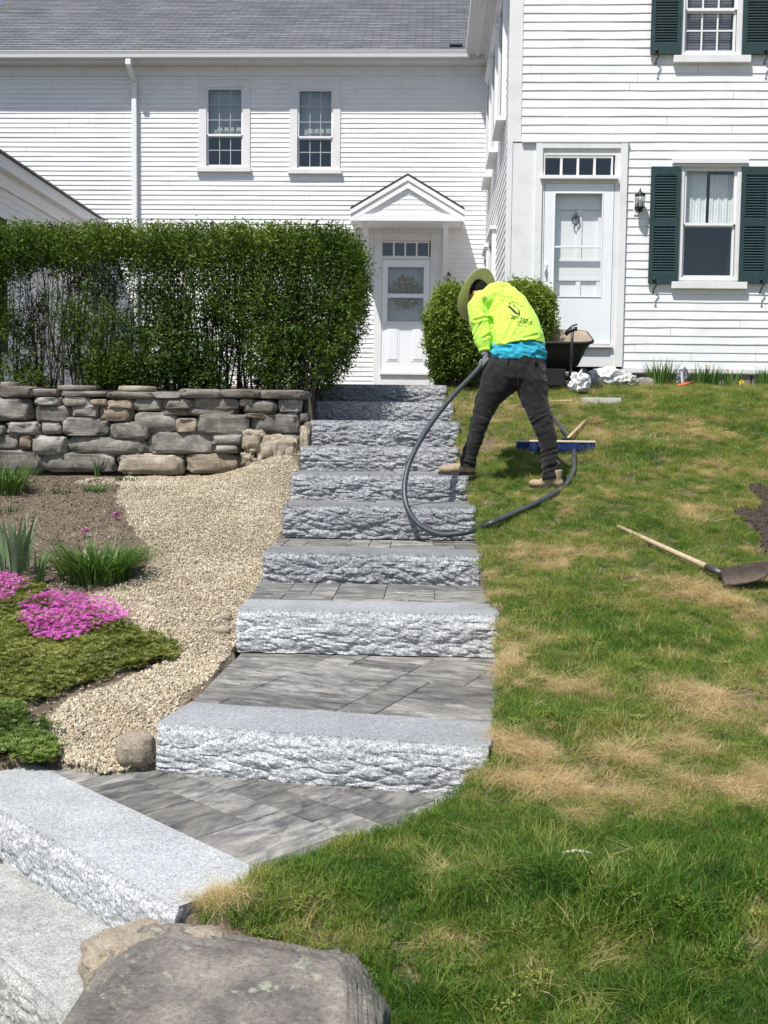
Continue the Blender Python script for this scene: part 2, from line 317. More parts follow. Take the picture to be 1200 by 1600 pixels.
# ------------------------------------------------------------------ granite steps
def granite_block(name,A,B,depth,h,ztop,mats,label,amp=.028,seed=0,res=.009,rough_top=.0):
    """A,B: (x,y) of the front top corners left to right; block extends back by depth and down by h"""
    A=Vector((A[0],A[1],0));B=Vector((B[0],B[1],0));u=(B-A);L=u.length;u.normalize();nrm=Vector((u.y,-u.x,0))  # outward front
    nu=int(L/res);nz=max(8,int(h/res)); V=[];Fc=[];mi=[]
    def disp(s,v):   # s along, v 0 top..h bottom
        wob=noise.noise(Vector((s*3+seed,v*4,seed)))*.6
        base=noise.fractal(Vector((s*4.2+seed*7.7,v*8+wob,seed*3.1)),1.0,2.0,3)
        c1=noise.voronoi(Vector((s*6.5+seed*5+wob,v*19+wob,seed)))[0]; sc=min(.55,c1[1]-c1[0])
        c2=noise.voronoi(Vector((s*17+seed,v*44,seed*2)))[0]; s2=min(.5,c2[1]-c2[0])
        rd=max(0,.16-abs(noise.noise(Vector((s*6+seed*2,v*22,seed*2+9)))))/.16
        fine=noise.fractal(Vector((s*55+seed,v*65,seed)),1.0,2.1,3)
        t=min(1,max(0,(v-.006)/.03)); b=.55+.45*min(1,v/h*1.5)
        bul=math.sin(min(1,v/h)*math.pi*.9)*.012
        return (amp*(base*.55+sc*1.1+s2*.38-rd*.50*b)*b+fine*.0022+bul)*t-.004*(1-t)
    for j in range(nz+1):
        v=h*j/nz
        for i in range(nu+1):
            s=L*i/nu; d=disp(s,v); e=min(s,L-s); cr=max(0,1-e/.02)*.012
            p=A+u*s+nrm*(d-cr)+Vector((0,0,ztop-v)); V.append(p)
    for j in range(nz):
        for i in range(nu): a=j*(nu+1)+i; Fc.append((a,a+1,a+nu+2,a+nu+1)); mi.append(1)
    # top
    nb=max(6,int(depth/.03)); b0=len(V)
    for k in range(1,nb+1):
        for i in range(nu+1):
            s=L*i/nu; p=A+u*s-nrm*(depth*k/nb); z=ztop+noise.noise(Vector((s*6+seed,k*.5,seed)))*(.0015+rough_top); V.append(Vector((p.x,p.y,z)))
    for k in range(nb):
        for i in range(nu):
            a=(i if k==0 else b0+(k-1)*(nu+1)+i); a2=b0+k*(nu+1)+i
            Fc.append((a,a2,a2+1,a+1)); mi.append(0)
    # ends
    for side,i0 in ((0,0),(1,nu)):
        col=[j*(nu+1)+i0 for j in range(nz+1)]; rows=[col]
        for k in range(1,nb+1):
            r=[b0+(k-1)*(nu+1)+i0]
            for j in range(1,nz+1):
                v=h*j/nz; s=L if side else 0; sg=1 if side else -1
                p=A+u*s-nrm*(depth*k/nb)+u*sg*(noise.fractal(Vector((k*.3+seed,v*9,side*9+seed)),1,2,3)*.016)
                V.append(Vector((p.x,p.y,ztop-v))); r.append(len(V)-1)
            rows.append(r)
        for k in range(nb):
            for j in range(nz):
                q=(rows[k][j],rows[k][j+1],rows[k+1][j+1],rows[k+1][j]); Fc.append(q if side==0 else q[::-1]); mi.append(1)
    # back
    n0=len(V)
    for p in (A-nrm*depth,B-nrm*depth):
        V.append(Vector((p.x,p.y,ztop-.003))); V.append(Vector((p.x,p.y,ztop-h)))
    Fc.append((n0,n0+1,n0+3,n0+2)); mi.append(1)
    me=bpy.data.meshes.new(name); me.from_pydata([tuple(v) for v in V],[],Fc); me.polygons.foreach_set('material_index',mi); me.update()
    o=link(name,me,mats); return tag(o,label,'step','granite steps of the front stair')
G=('g_top','g_face');W=('gw_top','gw_face')
stair=[ # name Y xl xr ztop h
 (5.85,-1.025,.405,-.960,.205,G,'pale grey granite step second up from the slanted ones, above the large paver landing',1.0),
 (6.98,-1.055,.365,-.768,.195,W,'grey granite step above the two-row paver tread, third block up the straight flight',0.5),
 (7.96,-1.055,.365,-.522,.21,W,'granite step directly below the low loop of the black hose',0.5),
 (8.69,-1.085,.335,-.318,.21,W,'granite step the worker rests his left boot on',0.4),
 (9.67,-1.12,.28,-.108,.215,W,'dark grey granite step just above the booted step, crossed by the rising hose',0),
 (10.3,-1.10,.305,.132,.215,W,'granite step level with the top courses of the dry stone wall end',0),
 (11.12,-1.14,.265,.335,.205,W,'granite step second from the top, its left half in the hedge shadow',0),
 (11.9,-1.17,.205,.545,.185,W,'topmost granite step below the small white door',0)]
LBL=['pale granite step with rough face above the large paver landing','grey granite step above the narrow landing with two rows of pavers',
 'granite step directly beneath the lowest bend of the black hose','granite step under the boot of the worker',
 'damp granite step just above the step with the boot on it','granite step beside the end of the dry stone wall with the pale upright stone',
 'granite step second from the top with its left half in hedge shadow','topmost granite step below the small white door with the wreath']
steps=[]
for k,((Y,xl,xr,zt_,h,mk,_,ang),lb) in enumerate(zip(stair,LBL)):
    dy=math.tan(math.radians(ang*.6))*(xr-xl)/2
    mats=(M[mk[0]],M[mk[1]])
    steps.append(granite_block('granite_step',(xl,Y+dy),(xr,Y-dy),.37,h+.03,zt_,mats,lb,seed=k+2,res=.010 if k<4 else .013,amp=.018 if k<1 else .025))
S1A,S1B=(-1.10,4.385),(.255,4.145)
granite_block('granite_step',S1A,S1B,.37,.215,-1.20,(M['g_top'],M['g_face']),'long slanted granite step with bright split face beside the round brown stone',seed=20,res=.0065,amp=.014)
S0A,S0B=(-1.88,4.18),(-.725,3.095)
granite_block('granite_step',S0A,S0B,.36,.20,-1.40,(M['g_bright'],M['g_face']),'bright diagonal granite step under the lowest pavers above the curb slab',seed=31,res=.007,amp=.009)
granite_block('curb_slab',(-1.84,3.71),(-.84,2.70),.62,.25,-1.585,(M['old_granite'],M['old_granite']),'old pale granite slab at the foot of the stair beside the boulder',seed=41,res=.008,amp=.02,rough_top=.004)
bpy.context.view_layer.update()
for o in COL.objects:
    if o.name.startswith('curb_slab'): o['category']='slab'; del o['group']

# ------------------------------------------------------------------ pavers
def clip(poly,a,b,c):   # keep a*x+b*y<=c
    out=[]
    for i in range(len(poly)):
        p,q=poly[i],poly[(i+1)%len(poly)]; dp=a*p[0]+b*p[1]-c; dq=a*q[0]+b*q[1]-c
        if dp<=0: out.append(p)
        if dp*dq<0: t=dp/(dp-dq); out.append((p[0]+(q[0]-p[0])*t,p[1]+(q[1]-p[1])*t))
    return out
def landing(name,region,ztop,ang,label,roww=.15,seed=1,gap=.0022,lens=(.30,.45,.225)):
    """region: convex CCW polygon in world xy; rows run along angle ang"""
    rr=random.Random(seed); ca,sa=math.cos(ang),math.sin(ang)
    toL=lambda p:((p[0])*ca+(p[1])*sa,-(p[0])*sa+(p[1])*ca)
    L=[toL(p) for p in region]; planes=[]
    area=sum(L[i][0]*L[(i+1)%len(L)][1]-L[(i+1)%len(L)][0]*L[i][1] for i in range(len(L)))
    if area<0: L=L[::-1]
    for i in range(len(L)):
        p,q=L[i],L[(i+1)%len(L)]; a,b=(q[1]-p[1]),-(q[0]-p[0]); planes.append((a,b,a*p[0]+b*p[1]))
    x0=min(p[0] for p in L);x1=max(p[0] for p in L);y0=min(p[1] for p in L);y1=max(p[1] for p in L)
    V=[];Fs=[];T=[];mi=[]
    U=roww; gx=int((x1-x0+.3)/U)+2; gy=int((y1-y0+.1)/U)+2; occ=[[0]*gx for _ in range(gy)]; ox=x0-.12*rr.random(); oy=y0-.05*rr.random(); rects=[]
    for j in range(gy):
        for i in range(gx):
            if occ[j][i]: continue
            for (w_,h_) in rr.sample([(3,1),(2,1),(2,2),(1,1),(2,1),(1,2),(3,2),(2,1),(3,1),(1,2)],10)+[(1,1)]:
                if (w_,h_)==(1,1) and rr.random()<.6 and i+1<gx and not occ[j][i+1]: w_=2
                if j+h_<=gy and i+w_<=gx and all(not occ[j+b_][i+a_] for a_ in range(w_) for b_ in range(h_)):
                    for a_ in range(w_):
                        for b_ in range(h_): occ[j+b_][i+a_]=1
                    rects.append((ox+i*U,oy+j*U,w_*U,h_*U)); break
    for (cx,cy,cl,cw) in rects:
        if True:
            if True:
                t=rr.random(); dz=rr.uniform(-.0015,.0015)
                def poly(ins):
                    P=[(cx+ins,cy+ins),(cx+cl-ins,cy+ins),(cx+cl-ins,cy+cw-ins),(cx+ins,cy+cw-ins)]
                    for (a,b,c) in planes:
                        P=clip(P,a,b,c-(ins*.6)*math.hypot(a,b))
                        if len(P)<3: return None
                    return P
                po=poly(gap)
                if not po: continue
                mx_=sum(q[0] for q in po)/len(po); my_=sum(q[1] for q in po)/len(po)
                pi=[(p[0]+(mx_-p[0])*min(.5,.003/max(.01,math.dist(p,(mx_,my_)))),p[1]+(my_-p[1])*min(.5,.003/max(.01,math.dist(p,(mx_,my_))))) for p in po]
                n=len(po);b0=len(V)
                V+=[(p[0],p[1],ztop+dz) for p in pi]+[(p[0],p[1],ztop+dz-.003) for p in po]+[(p[0],p[1],ztop-.03) for p in po]; T+=[t]*(3*n)
                Fs.append(tuple(b0+i for i in range(n))); mi.append(0)
                for i in range(n):
                    j=(i+1)%n; Fs.append((b0+i,b0+n+i,b0+n+j,b0+j)); mi.append(0); Fs.append((b0+n+i,b0+2*n+i,b0+2*n+j,b0+n+j)); mi.append(0)
    b0=len(V); n=len(L); V+=[(p[0],p[1],ztop-.007) for p in L]+[(p[0],p[1],ztop-.08) for p in L]; T+=[.5]*2*n
    Fs.append(tuple(b0+i for i in range(n))); mi.append(1)
    for i in range(n): j=(i+1)%n; Fs.append((b0+i,b0+n+i,b0+n+j,b0+j)); mi.append(1)
    me=bpy.data.meshes.new(name); me.from_pydata(V,[],Fs); me.polygons.foreach_set('material_index',mi); me.update()
    a=me.attributes.new('tint','FLOAT','POINT'); a.data.foreach_set('value',T)
    o=link(name,me,(M['paver'],M['joint'])); o.rotation_euler=(0,0,ang); return tag(o,label,'paving','paver landings between the granite steps')
pl=[]
def back(A,B,d):
    A=Vector(A);B=Vector(B);u=(B-A).normalized();n=Vector((-u.y,u.x)); return (A+n*d),(B+n*d)
a,b=back(S1A,S1B,.371)
landing('paver_landing',[tuple(a),tuple(b),(.42,5.87),(-1.0,5.89)],-1.202,math.radians(-21),'large landing of grey blended pavers above the long slanted granite step',seed=3,roww=.175,lens=(.31,.31,.155,.23))
a,b=back(S0A,S0B,.361)
landing('paver_landing',[tuple(a),tuple(b),(.35,3.25),(.52,4.10),(-1.10,4.41)],-1.402,math.radians(49),'lowest landing of pavers, narrowing into the grass beside the diagonal granite step',seed=5,roww=.165,lens=(.31,.31,.155,.23))
names=['landing with two visible paver rows below the third granite step','thin landing of pavers just below the lowest bend of the hose','narrow paver tread in front of the booted step','narrow paver tread that the worker stands on','narrow paver tread behind the booted granite step','narrow paver strip below the second step from the top','narrow paver strip below the topmost step']
zs=[s[3] for s in stair]
for k in range(7):
    Y,xl,xr,zt_,h,mk,_,_=stair[k]; Y2=stair[k+1][0]; xl2,xr2=stair[k+1][1:3]
    landing('paver_landing',[(xl+.01,Y+.375),(xr-.01,Y+.372),(xr2+.03,Y2+.012),(xl2-.03,Y2+.012)],zt_-.003,0,names[k],seed=11+k,lens=(.3,.45))
Y,xl,xr,zt_,h,mk,_,_=stair[7]
landing('paver_landing',[(xl+.01,Y+.375),(xr-.01,Y+.375),(.3,18.2),(-1.2,18.2)],zt_-.003,0,'paved walk from the topmost step to the small white door',seed=23,lens=(.3,.45))

# ------------------------------------------------------------------ ground sheet
STEPPOLY=np.array([(-.72,3.09),(-1.87,4.17),(-1.62,4.44),(-1.30,4.30),(-1.08,4.42),(-1.05,4.8),(-1.03,5.2),(-1.03,5.9),(-1.06,7),(-1.10,9),(-1.13,10.2),(-1.17,12.2),(-1.18,18.2),(.28,18.2),(.19,12.0),(.25,11.1),(.29,10.3),(.27,9.6),(.33,8.7),(.36,7.9),(.36,6.9),(.40,5.8),(.36,5.2),(.31,4.5),(.24,4.12),(.19,4.07),(.02,3.80),(-.12,3.66),(-.28,3.56),(-.46,3.42),(-.58,3.24)])
GRAV=gpoly([(195,744),(185,775),(200,815),(238,850),(225,900),(130,935),(215,985),(290,1020),(215,1055),(110,1090),(45,1140),(95,1190),(70,1225),(60,1240),(250,1212),(252,1190),(290,1090),(380,1010),(420,880),(470,735),(440,712),(330,738)])
GRAV=np.vstack([GRAV])
def lin(a,b,n): return list(np.linspace(a,b,n))
xs=np.array(sorted(set(np.round(lin(-60,-8,12)+lin(-8,-3,30)+lin(-3,-1,90)+lin(-1,.8,110)+lin(.8,3.2,80)+lin(3.2,8,50)+lin(8,60,14),4))))
ys=np.array(sorted(set(np.round(lin(-60,0,14)+lin(0,2.2,20)+lin(2.2,4.8,150)+lin(4.8,6.5,60)+lin(6.5,14.2,150)+lin(14.2,24,20)+lin(24,140,14),4))))
X,Y_=np.meshgrid(xs,ys); Z=terr(X,Y_)
Z=Z+bumps(X,Y_)
inside=inpoly(X,Y_,STEPPOLY)
tops=interp(Y_,[(3.2,-1.66),(4.1,-1.66),(4.4,-1.45),(5.8,-1.26),(6.9,-.98),(7.9,-.80),(8.6,-.54),(9.6,-.34),(10.2,-.12),(11.1,.1),(11.9,.30),(12.2,.48),(18.2,.5)])
Z=np.where(inside,np.minimum(Z,tops-.03),Z)
# ground below the curb slab is the road edge
road=np.clip((-(X*.735+Y_*.68)+1.25)/.15,0,1)*(X<-.2)  # towards the camera side of the slab
gravel=inpoly(X,Y_,GRAV).astype(float)
DIRT=gpoly([(1168,764),(1182,759),(1200,765),(1260,760),(1320,880),(1215,872),(1190,858),(1186,835),(1160,815),(1146,803),(1158,797),(1184,803),(1192,790),(1176,778)]); DIRTW=inpoly(X,Y_,DIRT).astype(float)
Z=Z+DIRTW*.06*fbm(X,Y_,14,3)
lawn=((X>-.9+0*X)&(~inside)&(~((X<-.2)&(Y_>3.3)))).astype(float)
lawn=np.where((Y_<3.4)&(X< .0+(-.75-.0)*np.clip((Y_-2.2)/1.2,0,1)),0,lawn)
nx,ny=len(xs),len(ys)
idx=np.arange(nx*ny).reshape(ny,nx); Fc=np.stack([idx[:-1,:-1],idx[:-1,1:],idx[1:,1:],idx[1:,:-1]],-1).reshape(-1,4)
me=np_mesh('ground',np.stack([X,Y_,Z],-1).reshape(-1,3),Fc,None,True)
for nm,arr in (('gravel',gravel),('lawn',lawn),('dirt',DIRTW),('road',road)):
    at=me.attributes.new(nm,'FLOAT','POINT'); at.data.foreach_set('value',arr.ravel().astype(np.float32))
def groundmat():
    m,nt,b=newmat('ground_soil'); t=NT(nt); p=t.geo()
    n=t.noise(p,7,7,.65); g=t.noise(p,60,5,.7)
    soil=t.ramp(t.math('ADD',t.math('MULTIPLY',n,.5),t.math('MULTIPLY',g,.5)),[(.35,(.055,.040,.028)),(.5,(.13,.098,.068)),(.65,(.22,.175,.125))])
    grav=t.ramp(t.vor(p,75,out='Color'),[(0,(.22,.18,.12)),(.5,(.38,.32,.23)),(1,(.52,.45,.34))])
    gd=t.vor(p,75); grav=t.mix(1,grav,t.ramp(gd,[(.3,1.0),(.6,.45)]),'MULTIPLY')
    turf=t.ramp(g,[(.35,(.045,.033,.02)),(.50,(.12,.095,.05)),(.66,(.26,.20,.11))])
    rd=t.ramp(g,[(.3,(.13,.125,.12)),(.5,(.24,.225,.205)),(.7,(.36,.33,.29))])
    dk=t.ramp(g,[(.35,(.022,.016,.013)),(.65,(.075,.055,.042))])
    c=t.mix(t.attr('gravel'),soil,grav); c=t.mix(t.attr('lawn'),c,turf); c=t.mix(t.attr('road'),c,rd); c=t.mix(t.attr('dirt'),c,dk)
    t.lk(c,b.inputs['Base Color']); b.inputs['Roughness'].default_value=.95
    t.lk(t.bump(t.math('ADD',g,gd),.7,.015),b.inputs['Normal']); return m
gr=link('ground',me,groundmat()); tag(gr,'sloping ground with lawn soil, tan gravel and garden bed','ground',kind='structure')
M['muntin']=plain('grey_muntin',(.40,.43,.43),.5,0,.05)
M['seam']=plain('board_seam',(.32,.33,.34),.8)
# ------------------------------------------------------------------ buildings
YR=13.9; YL=19.1
XC=PY(792,400,YR).x                     # corner of the main house
class Fr:
    """wall frame: u along the wall, o outward"""
    def __init__(s,org,u,n): s.o=Vector(org);s.u=Vector(u);s.n=Vector(n)
    def p(s,u,z,o): q=s.o+s.u*u+s.n*o; return (q.x,q.y,q.z+z)
    def box(s,mb,u0,u1,z0,z1,o0,o1,mi=0):
        vs=[s.p(u,z,o) for z in (z0,z1) for o in (o0,o1) for u in (u0,u1)]
        mb.add(vs,[(0,2,3,1),(4,5,7,6),(0,1,5,4),(2,6,7,3),(0,4,6,2),(1,3,7,5)],mi)
FRR=Fr((0,YR,0),(1,0,0),(0,-1,0)); FRL=Fr((0,YL,0),(1,0,0),(0,-1,0))
def clapboards(mb,fr,u0,u1,z0,z1,ex,holes,seed=1,butt=.009,top=None,jit=.0022,step=.3):
    rr=random.Random(seed); n=int(math.ceil((z1-z0)/ex))
    for i in range(n):
        zb=z0+i*ex; zt=min(zb+ex,z1); zm=(zb+zt)/2; a,b=u0,u1
        if top:      # gable: limits depend on height
            a,b=top(zm)
            if b-a<.02: continue
        segs=[(a,b)]
        for (h0,h1,k0,k1) in holes:
            if k0<zm<k1:
                ns=[]
                for s0,s1 in segs:
                    if h1<=s0 or h0>=s1: ns.append((s0,s1)); continue
                    if h0>s0: ns.append((s0,h0))
                    if h1<s1: ns.append((h1,s1))
                segs=ns
        off=rr.random()*step
        for s0,s1 in segs:
            cuts=[s0]; x=s0+off+.05
            while x<s1-.05: cuts.append(x); x+=step*rr.uniform(.7,1.4)
            cuts.append(s1)
            jn=set(rr.randrange(1,len(cuts)) for _ in range(max(0,int((s1-s0)/2.2)))) if len(cuts)>3 else set(); bz=0
            js=[rr.uniform(-jit,jit) for _ in cuts]; bo=[butt*rr.uniform(.85,1.25) for _ in cuts]
            vs=[]; jf=[]
            for u,j,bb in zip(cuts,js,bo):
                vs+=[fr.p(u,zb+j,.0-.004),fr.p(u,zb+j,bb),fr.p(u,zt+.004,.0012)]
            fs=[]
            for k in range(len(cuts)-1):
                if k in jn:   # butt joint between two boards
                    u=cuts[k]; b_=len(vs); vs+=[fr.p(u,zb-.002,butt+.003),fr.p(u+.0045,zb-.002,butt+.003),fr.p(u+.0045,zt,.003),fr.p(u,zt,.003)]; jf.append((b_,b_+1,b_+2,b_+3))
                q=3*k; fs+=[(q,q+3,q+4,q+1),(q+1,q+4,q+5,q+2)]
            mb.add(vs,fs); 
            if jf: mb.add(vs,jf,1)
def hmid(px0,py0,px1,py1,Y):
    xm,ym=(px0+px1)/2,(py0+py1)/2
    return PY(px0,ym,Y).x,PY(px1,ym,Y).x,PY(xm,py1,Y).z,PY(xm,py0,Y).z   # u0,u1,z0,z1
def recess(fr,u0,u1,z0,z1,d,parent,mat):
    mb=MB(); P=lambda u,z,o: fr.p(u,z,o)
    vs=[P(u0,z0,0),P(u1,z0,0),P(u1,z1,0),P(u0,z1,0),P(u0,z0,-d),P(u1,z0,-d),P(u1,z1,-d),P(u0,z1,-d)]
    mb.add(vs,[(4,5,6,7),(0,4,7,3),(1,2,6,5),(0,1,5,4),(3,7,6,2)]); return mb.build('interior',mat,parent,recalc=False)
def window(house,fr,cas,op,rails,cols,rowsU,rowsL,sill,name='window',inside='curtain',header=None,caswhite='oldpaint',frame_o=.028,lab=None,blindlow=False):
    """cas/op: (u0,u1,z0,z1) of casing and glass opening; rails: z of meeting rail"""
    c0,c1,c2,c3=cas;o0,o1,o2,o3=op
    mb=MB(); fr.box(mb,c0,o0-.03,c2,c3,.0,frame_o);fr.box(mb,o1+.03,c1,c2,c3,.0,frame_o)
    fr.box(mb,o0-.03,o1+.03,o3+.03,c3,.0,frame_o-.002);fr.box(mb,o0-.03,o1+.03,c2,o2-.03,.0,frame_o-.002)
    if header:
        fr.box(mb,header[0],header[1],header[2],header[3],.0,frame_o+.045); fr.box(mb,header[0]+.02,header[1]-.02,header[2]-.035,header[2]-.001,.0,frame_o+.02)
    w_=mb.build(name,M[caswhite],house,bevel=.002)
    if lab: w_['label']=lab
    mb=MB(); fr.box(mb,sill[0],sill[1],sill[2],sill[3],.0,.075); mb.build('sill',M[caswhite],w_,bevel=.003)
    sm=MB(); f=.018
    for (a,b,o) in ((rails,o3,.004),(o2,rails,-.022)):   # upper sash proud of the lower
        fr.box(sm,o0-.03,o0,a,b,o-.03,o);fr.box(sm,o1,o1+.03,a,b,o-.03,o)
    fr.box(sm,o0-.03,o1+.03,o3,o3+.03,-.026,.004);fr.box(sm,o0-.03,o1+.03,o2-.03,o2,-.052,-.022)
    fr.box(sm,o0,o1,rails-.016,rails+.018,-.026,.004);fr.box(sm,o0,o1,rails-.03,rails-.017,-.052,-.022)
    m=.0065 if inside=='papers' else .009
    mm=MB()
    for k in range(1,cols):
        u=o0+(o1-o0)*k/cols
        if rowsU>0: fr.box(mm,u-m,u+m,rails+.018,o3,-.02,-.004)
        if rowsL>0: fr.box(mm,u-m,u+m,o2,rails-.03,-.046,-.030)
    for k in range(1,rowsU): z=rails+(o3-rails)*k/rowsU; fr.box(mm,o0,o1,z-m,z+m,-.021,-.005)
    for k in range(1,rowsL): z=o2+(rails-o2)*k/rowsL; fr.box(mm,o0,o1,z-m,z+m,-.047,-.031)
    sm.build('sash',M['trim'],w_)
    if mm.v: mm.build('muntins',M['muntin' if inside=='papers' else 'trim'],w_)
    g=MB(); g.add([fr.p(o0,rails,-.012),fr.p(o1,rails,-.012),fr.p(o1,o3,-.012),fr.p(o0,o3,-.012)],[(0,1,2,3)]); g.add([fr.p(o0,o2,-.038),fr.p(o1,o2,-.038),fr.p(o1,rails,-.038),fr.p(o0,rails,-.038)],[(0,1,2,3)])
    g.build('pane',M['pane'],w_,recalc=False)
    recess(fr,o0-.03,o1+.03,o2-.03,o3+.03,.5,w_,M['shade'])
    W_=o1-o0;H=o3-o2
    if inside=='curtain':   # gathered pale curtains behind the top sash
        for (a,b,z0,z1) in ((o0-.02,o0+W_*.47,rails+.0,o3+.02),(o0+W_*.54,o1+.02,rails+.0,o3-.02)):
            cm=MB(); n=40; vs=[]
            for i in range(n+1):
                u=a+(b-a)*i/n; o=-.12+.006*math.sin(i*1.3)+.006*math.sin(i*.5)
                vs+=[fr.p(u,z0,o),fr.p(u,z1,o*.9)]
            cm.add(vs,[(2*i,2*i+2,2*i+3,2*i+1) for i in range(n)],0,True); cm.build('curtain',M['curtain'],w_,recalc=False)
    elif inside=='papers':
        cm=MB()
        for i in range(4):
            u=o0+W_*(.25+.19*i); fr.box(cm,u,u+W_*.15,rails+.02,rails+.17,-.11,-.10)
        cm.build('shelf_row',plain('grey_card',(.34,.38,.37),.8),w_)
        cm=MB(); fr.box(cm,o0,o1,rails+.0,o3+.02,-.12,-.115); cm.build('shade_cloth',plain('dim_shade',(.26,.30,.31),.8,0,.2,5),w_)
    elif inside=='blind':
        cm=MB(); z=o2
        while z<o3: fr.box(cm,o0+.01,o1-.01,z,z+.003,-.115,-.09); cm.add([fr.p(o0+.01,z,-.115),fr.p(o1-.01,z,-.115),fr.p(o1-.01,z+.017,-.09),fr.p(o0+.01,z+.017,-.09)],[(0,1,2,3)]); z+=.031
        cm.build('blind',M['blind'],w_,recalc=False)
    return w_
def shutter(house,fr,u0,u1,z0,z1,holdback=True):
    mb=MB(); st=.05; o0,o1=.030,.062
    fr.box(mb,u0,u0+st,z0,z1,o0,o1);fr.box(mb,u1-st,u1,z0,z1,o0,o1)
    zm=z0+(z1-z0)*.52
    for a,b in ((z0,z0+.13),(zm-.045,zm+.045),(z1-.10,z1)): fr.box(mb,u0+st,u1-st,a,b,o0,o1)
    for a,b in ((z0+.13,zm-.045),(zm+.045,z1-.10)):
        z=a
        while z<b-.01:
            vs=[fr.p(u,zz,o) for u in (u0+st,u1-st) for (zz,o) in ((z,o1-.002),(z+.006,o1-.002),(z+.036,o0+.004),(z+.030,o0+.004))]
            mb.add(vs,[(0,1,2,3),(7,6,5,4),(0,4,5,1),(3,2,6,7),(1,5,6,2),(0,3,7,4)]); z+=.033
    s=mb.build('shutter',M['green'],house,bevel=.0)
    if holdback:
        hb=MB(); u=u0+(u1-u0)*.22 if u0<PY(1100,300,YR).x else u0+(u1-u0)*.78
        P=[fr.p(u+.018*math.sin(t*5),z0+.03-t*.14,.075) for t in np.linspace(0,1,14)]
        hb.tube(P,[.006+.004*math.sin(t*3) for t in np.linspace(0,1,14)],6); hb.lathe(fr.p(u-.012,z0+.04,.08),[(.0,-.006),(.018,-.006),(.018,.006),(0,.006)],8,axis=fr.n)
        hb.lathe(fr.p(u-.02,z0-.12,.08),[(.0,-.005),(.016,-.005),(.016,.005),(0,.005)],8,axis=fr.n)
        hb.build('shutter_dog',M['black'],s)
    return s
def lantern(fr,u,z,hh,label,group='black wall lanterns beside the doors',plate=True):
    e=empty('wall_lantern',fr.p(u,z,0),label,'wall lamp',group); s=hh/.36
    P=lambda a,b,c: Vector(fr.p(u+a*s,z+b*s,c*s))
    if plate:
        mb=MB(); fr.box(mb,u-.055*s,u+.055*s,z-.09*s,z+.12*s,.008,.02); mb.build('mounting_block',M['trim'],e,bevel=.002)
    o=.11; mb=MB(); mb.lathe(P(0,0,.03),[(0,-.02),(.045*s,-.018),(.05*s,0),(.03*s,.012),(0,.016)],14,axis=fr.n)
    mb.tube([P(0,0,.035),P(0,-.035,.07),P(0,-.03,o)],.010*s,8)
    mb.lathe(P(0,-.05,o),[(.0,-.03*s),(.018*s,-.02*s),(.03*s,.0),(.048*s,.03*s),(.052*s,.036*s),(0,.038*s)],16)
    mb.build('bracket',M['black'],e); mb=MB()
    mb.lathe(P(0,.13,o),[(.066*s,0),(.068*s,.008*s),(.045*s,.028*s),(.022*s,.045*s),(.010*s,.058*s),(.012*s,.066*s),(.004*s,.085*s),(0,.10*s)],16)
    mb.build('cap',M['black'],e)
    mb=MB()
    for k in range(6):
        a=k*math.pi/3; mb.bar(P(.05*math.cos(a),-.015,o+.05*math.sin(a)),P(.062*math.cos(a),.13,o+.062*math.sin(a)),.006*s,.006*s)
    mb.build('cage',M['black'],e)
    mb=MB(); mb.lathe(P(0,-.012,o),[(.046*s,0),(.058*s,.14*s)],12); mb.build('lamp_glass',M['lampglass'],e)
    mb=MB(); mb.lathe(P(0,-.012,o),[(0,0),(.012*s,0),(.014*s,.05*s),(.02*s,.07*s),(.014*s,.09*s),(0,.095*s)],10); mb.build('bulb',M['trim'],e)
    return e

# ---- main house on the right
house=empty('white_house',(XC,YR,.5),'tall white clapboard house on the right with dark green shutters and a storm door','house')
z0=PY(1000,576,YR).z; EX=.1035; XE=XC+7.5; ZT=6.75
cas_d=hmid(834,224,976,573,YR); pan=hmid(800,222,834,575,YR)
wL=hmid(1067,260,1151,436,YR); wU=hmid(1071,-84,1154,84,YR)
gl=hmid(1070.5,267,1145,430,YR); glU=hmid(1074.5,-74,1148,78,YR)
holes=[(XC,cas_d[1],z0-.3,PY(880,223,YR).z),(gl[0]-.05,gl[1]+.05,gl[2]-.05,gl[3]+.05),(glU[0]-.05,glU[1]+.05,glU[2]-.05,glU[3]+.05)]
# more windows of the same rows, out of the picture to the right
DX=2.6
holes+= [(h[0]+DX,h[1]+DX,h[2],h[3]) for h in holes[1:3]]
x816=PY(816,120,YR).x
mb=MB(); clapboards(mb,FRR,x816,XE,z0,ZT,EX,holes,3,butt=.010,jit=.0035,step=.35); 
fs_=Fr((XC,YR,0),(0,1,0),(-1,0,0))       # side wall, u = distance behind the corner
zs0=z0-.1
sw=[(.62,1.42,2.55,4.05+.35),(2.35,3.15,2.55,4.4),(4.05,4.75,2.55,4.4)]
sidew=[(.75,1.45),(2.35,3.05),(3.85,4.5)]
clapboards(mb,fs_,.12,8,zs0,6.4,EX,[],5,butt=.011,jit=.0015,step=.6)
mb.build('clapboard_wall',(M['paint'],M['seam']),house,recalc=False)
mb=MB(); # sheathing behind the boards
mb.box(XC+.02,XE,YR+.75,YR+.8,z0,ZT); mb.box(XC+.015,XC+.02,YR+.02,YR+8,zs0,6.4); mb.build('sheathing',M['shade'],house)
